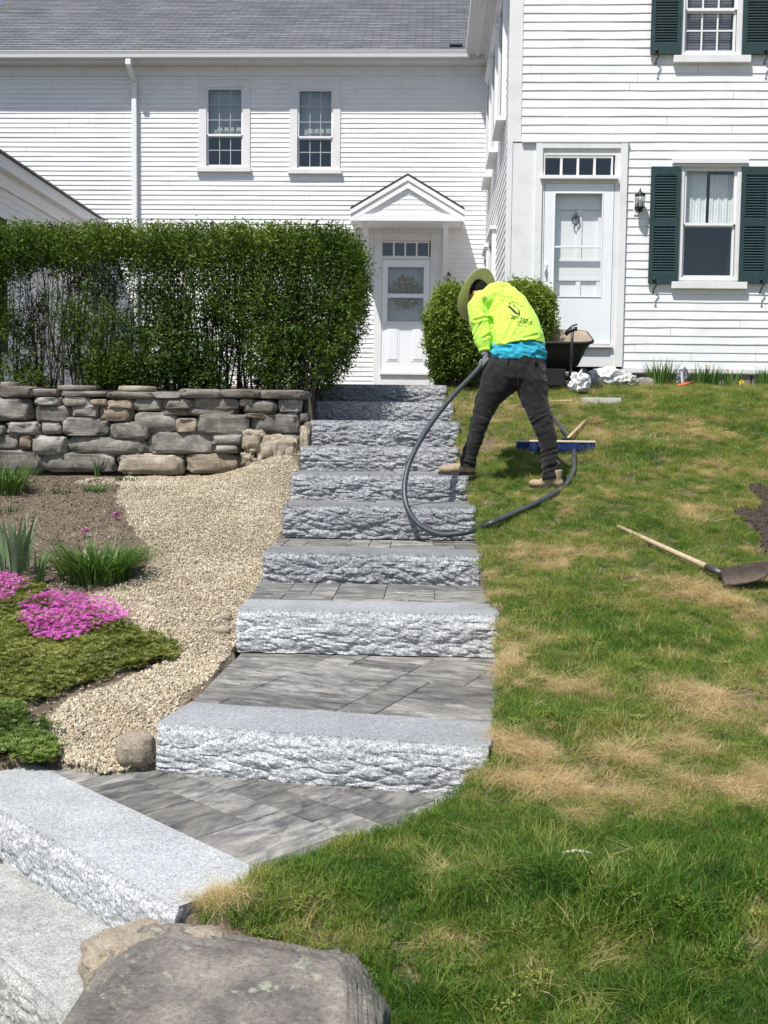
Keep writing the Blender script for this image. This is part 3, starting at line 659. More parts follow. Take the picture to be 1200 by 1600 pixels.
# corner boards and the smooth panel beside the door
mb=MB(); FRR.box(mb,XC-.012,x816,PY(806,222,YR).z,ZT,-.05,.016); FRR.box(mb,XC-.012,PY(799.6,300,YR).x,z0-.02,PY(806,222,YR).z-.002,-.05,.020)
fs_.box(mb,.0,.12,zs0,6.4,-.005,.018)
mb.build('corner_board',M['oldpaint'],house,bevel=.002)
mb=MB(); FRR.box(mb,PY(799.8,300,YR).x,cas_d[0]+.01,z0-.02,PY(806,223,YR).z-.003,-.05,.008); mb.build('panel_board',M['oldpaint'],house)
mb=MB(); FRR.box(mb,cas_d[1]-.02,XE,z0-.05,z0-.004,-.05,.03); FRR.box(mb,PY(815,222,YR).x,cas_d[1]+.015,PY(890,224,YR).z,PY(890,221,YR).z,0,.05); mb.build('water_table',M['oldpaint'],house,bevel=.002)
mb=MB(); n=9; x=XC-.05
while x<XE:
    w_=R_.uniform(.5,.9); mb.box(x+.006,x+w_-.006,YR+.01+R_.uniform(-.01,.01),YR+.5,-.3,z0-.055); x+=w_
mb.box(XC,XC+.3,YR+.05,YR+8,-.3,z0-.1)
mb.build('stone_foundation',M['rock_slab'],house,bevel=.012)
window(house,FRR,(wL[0]-.05,wL[1]+.05,wL[2]-.02,wL[3]),gl,PY(1108,350.5,YR).z,1,0,0,hmid(1047.5,441.5,1165,452,YR),inside='curtain',header=hmid(1050,250,1168,257,YR))
window(house,FRR,(wU[0]-.05,wU[1]+.05,wU[2]-.02,wU[3]),glU,PY(1110,15,YR).z,3,3,2,hmid(1051,89,1171,100,YR),inside='blind',header=(wU[0]-.1,wU[1]+.1,wU[3]+.01,wU[3]+.05))
for a in (hmid(1014,262,1060,443.5,YR),hmid(1155,262,1201,443.5,YR),hmid(1017.5,-95,1065,87,YR),hmid(1161,-95,1208,87,YR)): shutter(house,FRR,*a)
# door case
dO=hmid(849,288,956,537,YR); tr=hmid(851,246.5,955,275,YR); tz=hmid(843,276,965,281.5,YR)
dc=MB(); u0,u1,za,zb=cas_d
FRR.box(dc,u0,u0+.085,za,zb,.0,.045);FRR.box(dc,u1-.085,u1,za,zb,.0,.045);FRR.box(dc,u0+.085,u1-.085,zb-.07,zb,.0,.043)
FRR.box(dc,u0+.085,dO[0]-.006,za,zb-.07,-.05,.018);FRR.box(dc,dO[1]+.006,u1-.085,za,zb-.07,-.05,.018);FRR.box(dc,dO[0]-.006,dO[1]+.006,tr[3]+.025,zb-.07,-.05,.018)
FRR.box(dc,dO[0]-.006,dO[1]+.006,dO[3]+.004,tr[2]-.02,-.05,.012)
FRR.box(dc,dO[0]-.006,dO[1]+.006,za,dO[2]-.055,-.05,.006)
door=dc.build('door_case',M['oldpaint'],house,bevel=.003)
mb=MB(); FRR.box(mb,*tz,0.,.085); mb.build('transom_sill',M['trim'],door,bevel=.002)
mb=MB(); FRR.box(mb,dO[0]-.03,dO[1]+.03,dO[2]-.05,dO[2]-.012,-.04,.06); mb.build('threshold',M['oldpaint'],door,bevel=.003)
def transom(tr,fr,par,n=4):
    mb=MB(); a,b,c,d=tr; wv=.014
    fr.box(mb,a-.02,a,c-.02,d+.025,-.04,.010);fr.box(mb,b,b+.02,c-.02,d+.025,-.04,.010);fr.box(mb,a,b,d,d+.025,-.04,.010);fr.box(mb,a,b,c-.02,c,-.04,.010)
    for k in range(1,n): u=a+(b-a)*k/n; fr.box(mb,u-wv,u+wv,c,d,-.035,.006)
    t_=mb.build('transom_frame',M['trim'],par)
    g=MB(); g.add([fr.p(a,c,-.02),fr.p(b,c,-.02),fr.p(b,d,-.02),fr.p(a,d,-.02)],[(0,1,2,3)]); g.build('transom_pane',M['pane'],t_,recalc=False)
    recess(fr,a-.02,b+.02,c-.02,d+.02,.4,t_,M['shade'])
transom(tr,FRR,door)
sg=hmid(866,303,939,463,YR); mb=MB(); a,b,c,d=dO
FRR.box(mb,a,sg[0],c,d,-.02,.018);FRR.box(mb,sg[1],b,c,d,-.02,.018);FRR.box(mb,sg[0],sg[1],sg[3],d,-.02,.018);FRR.box(mb,sg[0],sg[1],c,sg[2],-.02,.018)
FRR.box(mb,sg[0],sg[1],PY(900,386,YR).z-.012,PY(900,386,YR).z+.012,-.015,.012)
q=.014
FRR.box(mb,sg[0]-q,sg[0],sg[2]-q,sg[3]+q,.018,.026);FRR.box(mb,sg[1],sg[1]+q,sg[2]-q,sg[3]+q,.018,.026);FRR.box(mb,sg[0],sg[1],sg[3],sg[3]+q,.018,.026);FRR.box(mb,sg[0],sg[1],sg[2]-q,sg[2],.018,.026)
sdor=mb.build('storm_door',M['door'],door,bevel=.003)
mb=MB(); mb.add([FRR.p(sg[0],sg[2],.0),FRR.p(sg[1],sg[2],.0),FRR.p(sg[1],sg[3],.0),FRR.p(sg[0],sg[3],.0)],[(0,1,2,3)]); mb.build('pane',M['pane'],sdor,recalc=False)
hz=PY(852,420,YR); mb=MB(); mb.tube([FRR.p(hz.x,hz.z-.07,.02),FRR.p(hz.x-.005,hz.z-.05,.055),FRR.p(hz.x,hz.z+.03,.055),FRR.p(hz.x,hz.z+.06,.02)],.011,8); mb.lathe(FRR.p(hz.x,hz.z+.05,.02),[(0,0),(.022,0),(.02,.012),(0,.015)],10,axis=FRR.n); mb.build('door_handle',M['trim'],sdor)
# inner panelled door behind the glass
idr=MB(); zi=lambda py: PY(900,py,YR).z
FRR.box(idr,a,b,c,d,-.16,-.12)
xm=PY(906,400,YR).x
for (p,r,s_,t_) in ((sg[0]-.03,xm-.05,zi(405),zi(328)),(xm+.0,sg[1]+.03,zi(405),zi(328))): pass
st=[(a,sg[0]+.06),(xm-.03,xm+.03),(sg[1]-.03,b)]
for s0,s1 in st: FRR.box(idr,s0,s1,c,d,-.119,-.100)
for za_,zb_ in ((zi(415),zi(403)),(zi(437),zi(432)),(zi(325),d)): FRR.box(idr,a,b,za_,zb_,-.098,-.094)
for za_,zb_ in ((zi(436),zi(405)),): FRR.box(idr,a,b,za_,zb_,-.0995,-.096)
idr.build('inner_door',paint('inner_door_paint',.84,.08),door,bevel=.004)
kn=PY(901,342,YR); mb=MB(); mb.lathe(FRR.p(kn.x,kn.z+.05,-.10),[(0,0),(.03,0),(.024,.02),(0,.025)],10,axis=FRR.n)
mb.tube([FRR.p(kn.x,kn.z+.10,-.085),FRR.p(kn.x,kn.z+.04,-.075)],[.004,.02],8)
mb.tube([FRR.p(kn.x+.042*math.sin(t),kn.z-.0+.055*math.cos(t),-.075) for t in np.linspace(0,2*math.pi,17)],.010,6,cap=False); mb.build('door_knocker',M['black'],door)
# gable roof (out of the picture except the eave over the side wall)
ze=6.42; mb=MB(); ov=.34; ridge=XC+3.75
def roofslab(mb,x0,z0_,x1,z1_,y0,y1,th=.12):
    mb.add([(x0,y0,z0_),(x1,y0,z1_),(x1,y1,z1_),(x0,y1,z0_),(x0,y0,z0_+th),(x1,y0,z1_+th),(x1,y1,z1_+th),(x0,y1,z0_+th)],[(0,1,2,3),(4,5,6,7),(0,1,5,4),(2,3,7,6),(0,3,7,4),(1,2,6,5)])
roofslab(mb,XC-ov-.05,ze+.05,ridge,ze+2.9,YR-.25,YR+9); roofslab(mb,ridge,ze+2.9,XE+.4,ze+.05,YR-.25,YR+9)
rf=mb.build('roof',M['shingle'],house)
mb=MB(); e0=XC-ov
mb.box(e0,XC-.02,YR-.2,YR+9,ze-.03,ze)           # soffit
mb.box(e0-.03,e0,YR-.2,YR+9,ze-.05,ze+.12)      # fascia
mb.box(e0-.07,e0-.031,YR-.2,YR+9,ze+.02,ze+.13); mb.box(e0+.10,e0+.16,YR-.2,YR+9,ze-.055,ze-.031)
mb.box(XC-.05,XC-.0,YR+.0,YR+9,ze-.36,ze-.032); mb.box(XC-.09,XC-.051,YR,YR+9,ze-.10,ze-.031)
mb.build('eave_trim',M['oldpaint'],rf)
# upper gable wall
mb=MB(); clapboards(mb,FRR,XC,XE,ZT,ze+2.8,EX,[],9,top=lambda z:(XC+(z-ze)*1.28,XE-(z-ze)*1.28)); mb.build('gable_wall',(M['paint'],M['seam']),house,recalc=False)
# windows on the side wall, seen edge on
for k,(s0,s1) in enumerate(sidew):
    for (za,zb) in ((4.15,5.85),(.95+.45,3.0)):
        if zb<4 and k==0: continue
        mb=MB(); fs_.box(mb,s0-.12,s0,za,zb,.0,.065);fs_.box(mb,s1,s1+.12,za,zb,.0,.065);fs_.box(mb,s0,s1,zb-.12,zb,.0,.065);fs_.box(mb,s0,s1,za,za+.05,.0,.06); fs_.box(mb,s0-.16,s1+.16,za-.06,za-.001,.0,.13);fs_.box(mb,s0-.15,s1+.15,zb,zb+.05,.0,.10)
        wn_=mb.build('side_window',M['trim'],house,bevel=.003)
        mb=MB(); fs_.box(mb,s0,s1,za+.05,zb-.12,.015,.03); mb.build('pane',M['shade'],wn_)
# ---- wing at the back left
XW0=PY(-91,88,YL).x; zg=PY(365,99,YL).z
wing=empty('house_wing',(-4,YL,.6),'long white clapboard wing with grey shingle roof behind the hedge','house')
EXL=.0815; zb0=.45
c1=hmid(311,126,391,262,YL);o1=hmid(325.5,140,377,257,YL);s1=hmid(308,263.5,393,269.5,YL)
c2=hmid(453,128,532,265,YL);o2=hmid(467.5,142.5,517.5,260,YL);s2=hmid(450.5,266,534,272.5,YL)
dc_=hmid(584.6,364,682.7,600,YL); ds=hmid(596.5,406,671,582,YL)
holes=[(o[0]-.05,o[1]+.05,o[2]-.05,o[3]+.05) for o in (o1,o2)]+[(dc_[0]+.03,dc_[1]-.03,zb0-.3,dc_[3]-.03)]
mb=MB(); clapboards(mb,FRL,XW0+.3,XC-.01,zb0,zg-.12,EXL,holes,13,butt=.0115,jit=.0016,step=.6); mb.build('clapboard_wall',(M['paint'],M['seam']),wing,recalc=False)
mb=MB(); mb.box(XW0+.3,XC,YL+.8,YL+.85,zb0,zg); mb.box(XW0+.3,XW0+.33,YL,YL+6,zb0,zg); mb.build('sheathing',M['paint'],wing)
window(wing,FRL,(c1[0],c1[1],c1[2],c1[3]),o1,PY(351,211,YL).z,3,3,2,s1,inside='papers',caswhite='oldpaint')
window(wing,FRL,(c2[0],c2[1],c2[2],c2[3]),o2,PY(492,214.5,YL).z,3,3,2,s2,inside='papers',caswhite='oldpaint')
mb=MB(); zt=PY(365,96,YL).z
prof=[(.26,.0),(.38,.0),(.385,.05),(.40,.10),(.40,.11),(.39,.11),(.26,.11)]
vs=[];x0,x1=XW0,XC-.35
for x in (x0,x1):
    for (o,z) in prof: vs.append((x,YL-o,zg-.02+z))
n=len(prof); mb.add(vs,[(i,(i+1)%n,n+(i+1)%n,n+i) for i in range(n)]+[tuple(range(n)),tuple(range(n,2*n))]); mb.build('gutter',paint('gutter_paint',.70,.04),wing)
mb=MB(); mb.box(XW0,XC-.02,YL-.26,YL+.0,zg-.05,zg-.02); mb.box(XW0,XC-.02,YL-.262,YL-.245,zg-.02,zg+.12); mb.box(XW0+.3,XC-.01,YL-.028,YL-.0,zg-.22,zg-.051); mb.build('eave_board',M['oldpaint'],wing)
dx=PY(209.5,200,YL).x; mb=MB(); zz=zg
mb.box(dx-.05,dx+.045,YL-.37,YL-.28,zz-.14,zz-.0)
mb.add([(dx-.05,YL-.37,zz-.14),(dx+.045,YL-.37,zz-.14),(dx+.045,YL-.28,zz-.14),(dx-.05,YL-.28,zz-.14),(dx-.02,YL-.10,zz-.34),(dx+.07,YL-.10,zz-.34),(dx+.07,YL-.03,zz-.34),(dx-.02,YL-.03,zz-.34)],[(0,1,5,4),(1,2,6,5),(2,3,7,6),(3,0,4,7)])
mb.box(dx-.02,dx+.07,YL-.10,YL-.03,.7,zz-.34); mb.build('downspout',M['trim'],wing,bevel=.012)
# wing roof with uv for the shingle courses
th=math.atan(.6); run=5.2; y0=YL-.36; zr=zg+.10; xr=XC+.3
def roofplane(name,x0,x1,ya,za,yb,zb,par):
    L=math.hypot(yb-ya,zb-za); nseg=int(L/.135); V=[];Fc=[]
    d=Vector((0,yb-ya,zb-za)).normalized(); nn=Vector((0,-d.z,d.y)) if yb>ya else Vector((0,d.z,-d.y))
    if nn.z<0: nn=-nn
    me_v=[];me_f=[];uvs=[]
    for i in range(nseg):
        s0=i*.135;s1=(i+1)*.135+.01
        lift=.010+.002*R_.random()
        for x in (x0,x1):
            p=Vector((x,ya,za))+d*s0
            me_v+= [tuple(p),tuple(p+nn*lift),tuple(Vector((x,ya,za))+d*s1+nn*.003)]
        b=6*i; me_f+=[(b,b+3,b+4,b+1),(b+1,b+4,b+5,b+2)]
        uvs+=[(x0,s0),(x1,s0),(x1,s0+.001),(x0,s0+.001),(x0,s0+.001),(x1,s0+.001),(x1,s0+.1345),(x0,s0+.1345)]
    me=bpy.data.meshes.new(name); me.from_pydata(me_v,[],me_f); uv=me.uv_layers.new(name='UVMap')
    uv.data.foreach_set('uv',np.array(uvs,dtype=np.float32).ravel()); me.update(); return link(name,me,M['shingle'],par)
rfw=roofplane('roof',XW0-.25,xr,y0,zr,y0+run,zr+run*.6,wing); roofplane('rear_roof',XW0-.25,xr,y0+2*run,zr,y0+run,zr+run*.6,wing)
mb=MB(); mb.box(XW0-.25,xr,y0-.005,y0+.02,zr-.015,zr+.012); 
mb.build('drip_edge',M['black'],rfw)
pz=PY(712,96,YL-.1); mb=MB(); yy=y0+.16; mb.obox((PY(712,96,YL-.2).x,yy,zr+.6*.16+.035),(.11,0,0),(0,.045,.027),(0,-.006,.010)); mb.build('roof_flashing',M['black'],rfw)
# small door of the wing
dc=MB(); u0,u1,za,zb=dc_; za=PY(634,600,YL).z-.1
FRL.box(dc,u0,ds[0]-.004,za,zb,-.03,.030);FRL.box(dc,ds[1]+.004,u1,za,zb,-.03,.030)
t2=hmid(597.5,379.5,669,400,YL)
FRL.box(dc,ds[0]-.004,ds[1]+.004,t2[3]+.03,zb,-.03,.028);FRL.box(dc,ds[0]-.004,ds[1]+.004,ds[3]+.004,t2[2]-.022,-.03,.034)
d2=dc.build('door_case',M['oldpaint'],wing,bevel=.003); transom(t2,FRL,d2)
mb=MB(); FRL.box(mb,ds[0]-.02,ds[1]+.02,ds[2]-.045,ds[2]-.006,-.03,.09); FRL.box(mb,ds[0]-.02,ds[1]+.02,za,ds[2]-.046,-.03,.05); mb.build('threshold',M['oldpaint'],d2,bevel=.004)
gA=hmid(606,417.5,662,459,YL);gB=hmid(606,465.5,661,503,YL)
mb=MB(); a,b,c,d=ds
FRL.box(mb,a,gA[0],c,d,-.02,.018);FRL.box(mb,gA[1],b,c,d,-.02,.018);FRL.box(mb,gA[0],gA[1],gA[3],d,-.02,.018);FRL.box(mb,gA[0],gA[1],gB[3],gA[2],-.02,.016);FRL.box(mb,gA[0],gA[1],c,gB[2],-.02,.018)
FRL.box(mb,gA[0]-.03,gA[1]+.03,gB[2]-.03,gB[2]-.0,.018,.035)
for (x0p,x1p) in ((603.5,624),(643,664)):
    pn=hmid(x0p,512,x1p,565,YL); FRL.box(mb,pn[0],pn[1],pn[2],pn[3],.018,.024); FRL.box(mb,pn[0]+.035,pn[1]-.035,pn[2]+.035,pn[3]-.035,.024,.034)
sd2=mb.build('storm_door',M['door'],d2,bevel=.004)
mb=MB()
for g_ in (gA,gB): mb.add([FRL.p(g_[0],g_[2],.0),FRL.p(g_[1],g_[2],.0),FRL.p(g_[1],g_[3],.0),FRL.p(g_[0],g_[3],.0)],[(0,1,2,3)])
mb.build('pane',M['pane'],sd2,recalc=False)
mb=MB(); FRL.box(mb,a,b,c,d,-.22,-.18); 
for x in (a+.06,(a+b)/2-.04,b-.14): FRL.box(mb,x,x+.08,c,d,-.179,-.168)
mb.build('inner_door',plain('grey_inner_door',(.42,.46,.48),.6),d2)
# knob
kp=PY(664,504,YL); mb=MB(); mb.lathe(FRL.p(kp.x-.01,kp.z,.018),[(0,0),(.014,0),(.014,.03),(.026,.04),(.026,.055),(0,.062)],12,axis=FRL.n); mb.build('door_handle',M['trim'],sd2)
# portico over the small door
YP=YL-.82; pk=PY(637,271,YP); el=PY(547.5,322,YP); er=PY(726,327,YP); zbm=PY(637,345,YP).z; zee=(el.z+er.z)/2; zpk=pk.z; xm=(el.x+er.x)/2
mb=MB(); 
for (xe,sg_) in ((el.x,-1),(er.x,1)):   # roof slabs
    mb.add([(xe,YP-.02,zee),(xm,YP-.02,zpk-.0),(xm,YL,zpk),(xe,YL,zee),(xe,YP-.02,zee-.035),(xm,YP-.02,zpk-.035),(xm,YL,zpk-.035),(xe,YL,zee-.035)],[(0,1,2,3),(4,5,6,7),(0,1,5,4),(0,3,7,4),(2,3,7,6)])
po=mb.build('portico_roof',M['shingle'],wing)
mb=MB(); H=.036
def rake(mb,xe,off0,off1,o0,o1):
    mb.add([(xe,YP+o0,zee-off0),(xm,YP+o0,zpk-off0),(xm,YP+o0,zpk-off1),(xe,YP+o0,zee-off1),(xe,YP+o1,zee-off0),(xm,YP+o1,zpk-off0),(xm,YP+o1,zpk-off1),(xe,YP+o1,zee-off1)],[(0,1,2,3),(4,5,6,7),(0,1,5,4),(2,3,7,6),(0,3,7,4)])
for xe in (el.x,er.x): rake(mb,xe,.036,.115,-.018,.03); rake(mb,xe,.116,.235,.002,.04)
mb.box(el.x,el.x+.23,YP+.004,YP+.06,zbm,zee-.11); mb.box(er.x-.23,er.x,YP+.004,YP+.06,zbm,zee-.11)
mb.box(el.x+.22,er.x-.22,YP+.0,YP+.06,zbm,zbm+.11)
mb.box(el.x,er.x,YP+.05,YL,zbm+.02,zbm+.04); mb.box(el.x+.0,el.x+.03,YP+.05,YL,zbm,zee-.04); mb.box(er.x-.03,er.x,YP+.05,YL,zbm,zee-.04)
mb.build('portico_trim',M['trim'],po,bevel=.002)
mb=MB(); fp=Fr((0,YP+.05,0),(1,0,0),(0,-1,0)); clapboards(mb,fp,0,0,zbm+.11,zpk-.1,EXL,[],17,top=lambda z:(xm-(zpk-.12-z)/(zpk-zee)*(xm-el.x),xm+(zpk-.12-z)/(zpk-zee)*(er.x-xm)),butt=.009); mb.build('portico_gable',(M['paint'],M['seam']),po,recalc=False)
for px_ in (570,697):
    mb=MB()
    xq=PY(px_,345,YP+.1).x; zb_=PY(px_,432,YL).z
    mb.add([(xq-.045,YP+.10,zbm+.02),(xq+.045,YP+.10,zbm+.02),(xq+.045,YP+.20,zbm+.02),(xq-.045,YP+.20,zbm+.02),(xq-.04,YL-.13,zb_),(xq+.04,YL-.13,zb_),(xq+.04,YL-.03,zb_-.05),(xq-.04,YL-.03,zb_-.05)],[(0,1,5,4),(1,2,6,5),(2,3,7,6),(3,0,4,7),(4,5,6,7),(0,3,2,1)])
    mb.box(xq-.04,xq+.04,YL-.04,YL-.0,zb_-.1,zbm+.02)
    mb.build('portico_brace',M['trim'],po,bevel=.003)
# ell with eave running towards the viewer at the far left
XLL=PY(160,342,YL).x-.14; ell=empty('side_building',(XLL,15,.5),'low white building at the left edge with eave running back behind the hedge','house')
ze2=PY(160,357,YL).z; fe=Fr((XLL,YL,0),(0,-1,0),(1,0,0)); mb=MB(); clapboards(mb,fe,.05,7,.4,ze2-.2,.10,[],19,butt=.010); mb.build('clapboard_wall',(M['paint'],M['seam']),ell,recalc=False)
mb=MB(); mb.box(XLL-.02,XLL+.16,YL-7.2,YL-.02,ze2-.05,ze2-.02); mb.box(XLL+.13,XLL+.16,YL-7.2,YL-.02,ze2-.02,ze2+.12); mb.box(XLL+.012,XLL+.04,YL-7,YL,ze2-.24,ze2-.051); mb.box(XLL-4,XLL,YL-7.05,YL-7,.4,ze2); mb.build('eave_board',M['trim'],ell)
mb=MB(); mb.add([(XLL+.2,YL-7.3,ze2+.12),(XLL-2,YL-7.3,ze2+1.0),(XLL-2,YL-.03,ze2+1.0),(XLL+.2,YL-.03,ze2+.12),(XLL+.2,YL-7.3,ze2+.15),(XLL-2,YL-7.3,ze2+1.03),(XLL-2,YL-.03,ze2+1.03),(XLL+.2,YL-.03,ze2+.15)],[(0,1,2,3),(4,5,6,7),(0,1,5,4),(0,3,7,4),(1,2,6,5)]); mb.add([(XLL-4.2,YL-7.3,ze2+.12),(XLL-2,YL-7.3,ze2+1.0),(XLL-2,YL-.03,ze2+1.0),(XLL-4.2,YL-.03,ze2+.12)],[(0,1,2,3)]); mb.build('roof',M['black'],ell)
mb=MB(); fe.box(mb,4.0,5.2,.95,ze2-.55,.0,.03); wx=mb.build('window',M['trim'],ell); mb=MB(); fe.box(mb,4.1,5.1,1.05,ze2-.65,.031,.034); mb.build('pane',M['shade'],wx)
mb=MB(); fe.box(mb,2.1,2.18,.5,ze2-.62,.0,.03); mb.build('downpipe',M['trim'],ell)
cl=PY(997,325,YR); lantern(FRR,cl.x,cl.z-.0,.36,'black wall lantern between the storm door and the green shutter')
c2_=PY(700.5,440,YL); lantern(FRL,c2_.x,c2_.z,.27,'small black wall lantern right of the wreath door',plate=False)
# wreath inside the small storm door
wc=PY(634,456,YL-.0); V=[]
N=1700; th_=rng.uniform(0,2*math.pi,N); rr=rng.normal(.165,.045,N); oo=rng.uniform(-.15,-.03,N)
Pn=np.array([FRL.p(wc.x+r*math.cos(t),wc.z+r*math.sin(t)-.0,o) for r,t,o in zip(rr,th_,oo)])
pv=[(0,0,0),(.018,0,.012),(.0,0,.05),(-.018,0,.012)]; pf=[(0,1,2,3)]
wr=replicate('wreath',pv,pf,Pn,rotmats(N,rng.uniform(0,6.3,N),rng.uniform(0,3,N),rng.uniform(0,6.3,N)),rng.uniform(.8,1.6,N),rng.uniform(0,1,N),leafmat('dried_wreath',(.10,.06,.02),(.34,.23,.09),(.62,.48,.25),.2))
tag(wr,'round dried tan wreath hanging behind the glass of the small white door','wreath')
# ------------------------------------------------------------------ rocks
def rock(name,c,size,seed,mats,label=None,cat=None,group=None,parent=None,box=2.6,rough=.09,sub=3,rz=0,kind=None,fr=2.2):
    bm=bmesh.new(); bmesh.ops.create_icosphere(bm,subdivisions=sub,radius=1.0); e=2.0/box
    sx,sy,sz=size; R3=Matrix.Rotation(rz,3,'Z')
    rk=random.Random(int(seed*100)); PL=[]
    for _ in range(13):
        n_=Vector((rk.gauss(0,1),rk.gauss(0,.7)-.5,rk.gauss(0,1))).normalized(); sa=sum(abs(t) for t in n_); PL.append((n_,(.82+.16*rk.random())*(1+(sa-1)*(.80 if box>2.9 else .45))))
    for v in bm.verts:
        p=v.co.normalized(); q=Vector([math.copysign(abs(t)**e,t) for t in p]); n=noise.fractal(p*fr+Vector((seed*3.7,seed,-seed)),1,2,4)
        q*=1+rough*n*1.3; 
        # flattened facets
        cc=noise.voronoi(p*1.6+Vector((seed,seed*2,0)))[0]; q*=1-rough*.7*max(0,.5-(cc[1]-cc[0]))
        for n_,d_ in PL:
            e_=q.dot(n_)-d_
            if e_>0: q-=n_*e_*.92
        q*=1+.022*noise.fractal(p*7+Vector((seed,0,0)),1,2,3)
        v.co=R3@Vector((q.x*sx/2,q.y*sy/2,q.z*sz/2))
    me=bpy.data.meshes.new(name); bm.to_mesh(me); bm.free(); me.polygons.foreach_set('use_smooth',[True]*len(me.polygons))
    for v in me.vertices: v.co+=Vector(c)
    o=link(name,me,mats,parent)
    if label: tag(o,label,cat,group,kind)
    return o
YW=10.30
wall=empty('dry_stone_wall',(-2,YW,-.4),'dry stone retaining wall of grey fieldstone under the hedge','wall')
STN=[(0,60,135,102,2),(125,70,235,97,2),(228,80,420,98,2),(415,82,610,106,2),(600,82,715,106,2),(700,72,870,104,2),(860,73,1025,103,2),(1008,75,1196,107,2),
(-40,104,131,193,0),(132,99,247,136,0),(248,104,356,138,0),(352,108,420,136,1),(416,109,528,151,1),(524,104,640,156,0),(635,106,762,150,2),(755,109,940,146,2),(938,108,992,137,0),(952,114,1085,167,0),(1084,108,1173,161,0),
(134,131,290,202,0),(282,132,386,179,0),(382,136,518,198,1),(628,148,742,172,2),(725,140,927,173,2),(960,166,1036,181,1),
(20,196,162,252,0),(162,201,238,246,0),(238,176,398,252,0),(385,192,428,250,0),(424,199,592,269,0),(518,163,688,240,0),(684,181,772,243,1),(770,168,978,250,0),(978,161,1174,248,0),
(-60,214,22,250,0),(-80,248,77,307,0),(75,251,122,302,1),(120,250,265,328,0),(263,255,580,323,0),(576,234,848,323,0),(820,245,957,289,0),(843,288,932,319,0),
(-110,306,160,396,0),(163,320,454,393,0),(453,324,722,403,1),(720,321,948,400,1),
(1095,250,1170,276,0),(1180,196,1214,276,1),(1174,165,1200,200,0)]
k=0
for (x0,y0,x1,y1,t_) in STN:
    a=PY(x0/2.5,580+y1/2.5,YW); b=PY(x1/2.5,580+y0/2.5,YW); k+=1
    w_,h_=abs(b.x-a.x)+.012,abs(b.z-a.z)+.010; cap=t_==2 and y1<110
    rock('stone',((a.x+b.x)/2,YW+.17+R_.uniform(-.02,.02)-(.03 if cap else 0),(a.z+b.z)/2),(w_,.40,h_),k*1.37,M['rock' if t_==0 else 'rock_warm' if t_==1 else 'rock_slab'],parent=wall,box=5.5 if cap else R_.uniform(3.8,7),rough=.09 if not cap else .07,sub=4,rz=R_.uniform(-.05,.05),fr=2.6)
# the same courses carried on beyond the left edge of the picture
xx=PY(-20,680,YW).x
for r,(za,zb) in enumerate(((-.40,-.22),(-.21,-.03),(-.02,.14),(.15,.30),(.31,.42))):
    x=xx-.25*(r%2)-.2
    while x>-6:
        w_=R_.uniform(.25,.6); k+=1
        if k<98: rock('stone',(x-w_/2,YW+.17,(za+zb)/2),(w_+.01,.4,zb-za+.01),k*1.7,M['rock'],parent=wall,box=3.5,sub=3)
        x-=w_
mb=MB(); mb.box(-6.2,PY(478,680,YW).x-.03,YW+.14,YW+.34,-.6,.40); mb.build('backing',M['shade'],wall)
# tan broken rocks half buried beside the wall end
for i,(px,py,wx,hz,ty) in enumerate([(398,690,34,34,0),(418,706,36,44,1),(436,702,30,40,0),(452,708,28,44,1),(405,725,38,22,0),(432,733,40,20,1),(462,722,26,30,0),(476,690,14,40,1),(390,716,20,22,1)]):
    p=PY(px,py,10.05); s_=10.05/F
    rock('broken_rock',p,(wx*s_*1.1,.3,hz*s_*1.15),50+i,M['tanrock'],'tan broken rock half buried in gravel at the end of the dry stone wall','rock','tan broken rocks beside the wall end',box=3.4,rough=.2,sub=4,rz=R_.uniform(-.4,.4))
# loose flat slabs lying on the wall
for i,(x0,x1,y0,y1,lb) in enumerate([(0,30,597,605,'flat brown slab lying on the wall top at its far left'),(90,150,603,611,'flat stone slab on the wall top left of the round pale slab'),(184,244,604,612,'round pale flat slab lying alone on top of the stone wall')]):
    a=PY(x0,y1,10.42);b=PY(x1,y0,10.42); mb=MB(); r_=(b.x-a.x)/2
    mb.lathe(((a.x+b.x)/2,10.45,a.z+.0),[(0,0),(r_*.96,0),(r_,.012),(r_*.98,b.z-a.z-.01),(r_*.93,b.z-a.z),(0,b.z-a.z)],18)
    o=mb.build('flat_slab',M['tanrock' if i==2 else 'rock_slab']); tag(o,lb,'slab')
b_=PZ(214,1165,-1.33)
rock('round_stone',PG(212,1188)+Vector((0,.0,.045)),(.165,.17,.155),5,M['tanrock'],'smooth round brown stone set against the left end of the slanted granite step','rock',box=2.4,rough=.05,sub=4)
rock('flat_pebble',PG(348,988)+Vector((0,0,.012)),(.10,.09,.05),9,M['tanrock'],'pale flat cobble in the gravel beside the second granite step','rock',rough=.08)
rock('flat_pebble',PG(352,968)+Vector((0,0,.012)),(.08,.06,.05),12,M['rock_warm'],'small brown cobble touching the left end of the second granite step','rock',rough=.1)
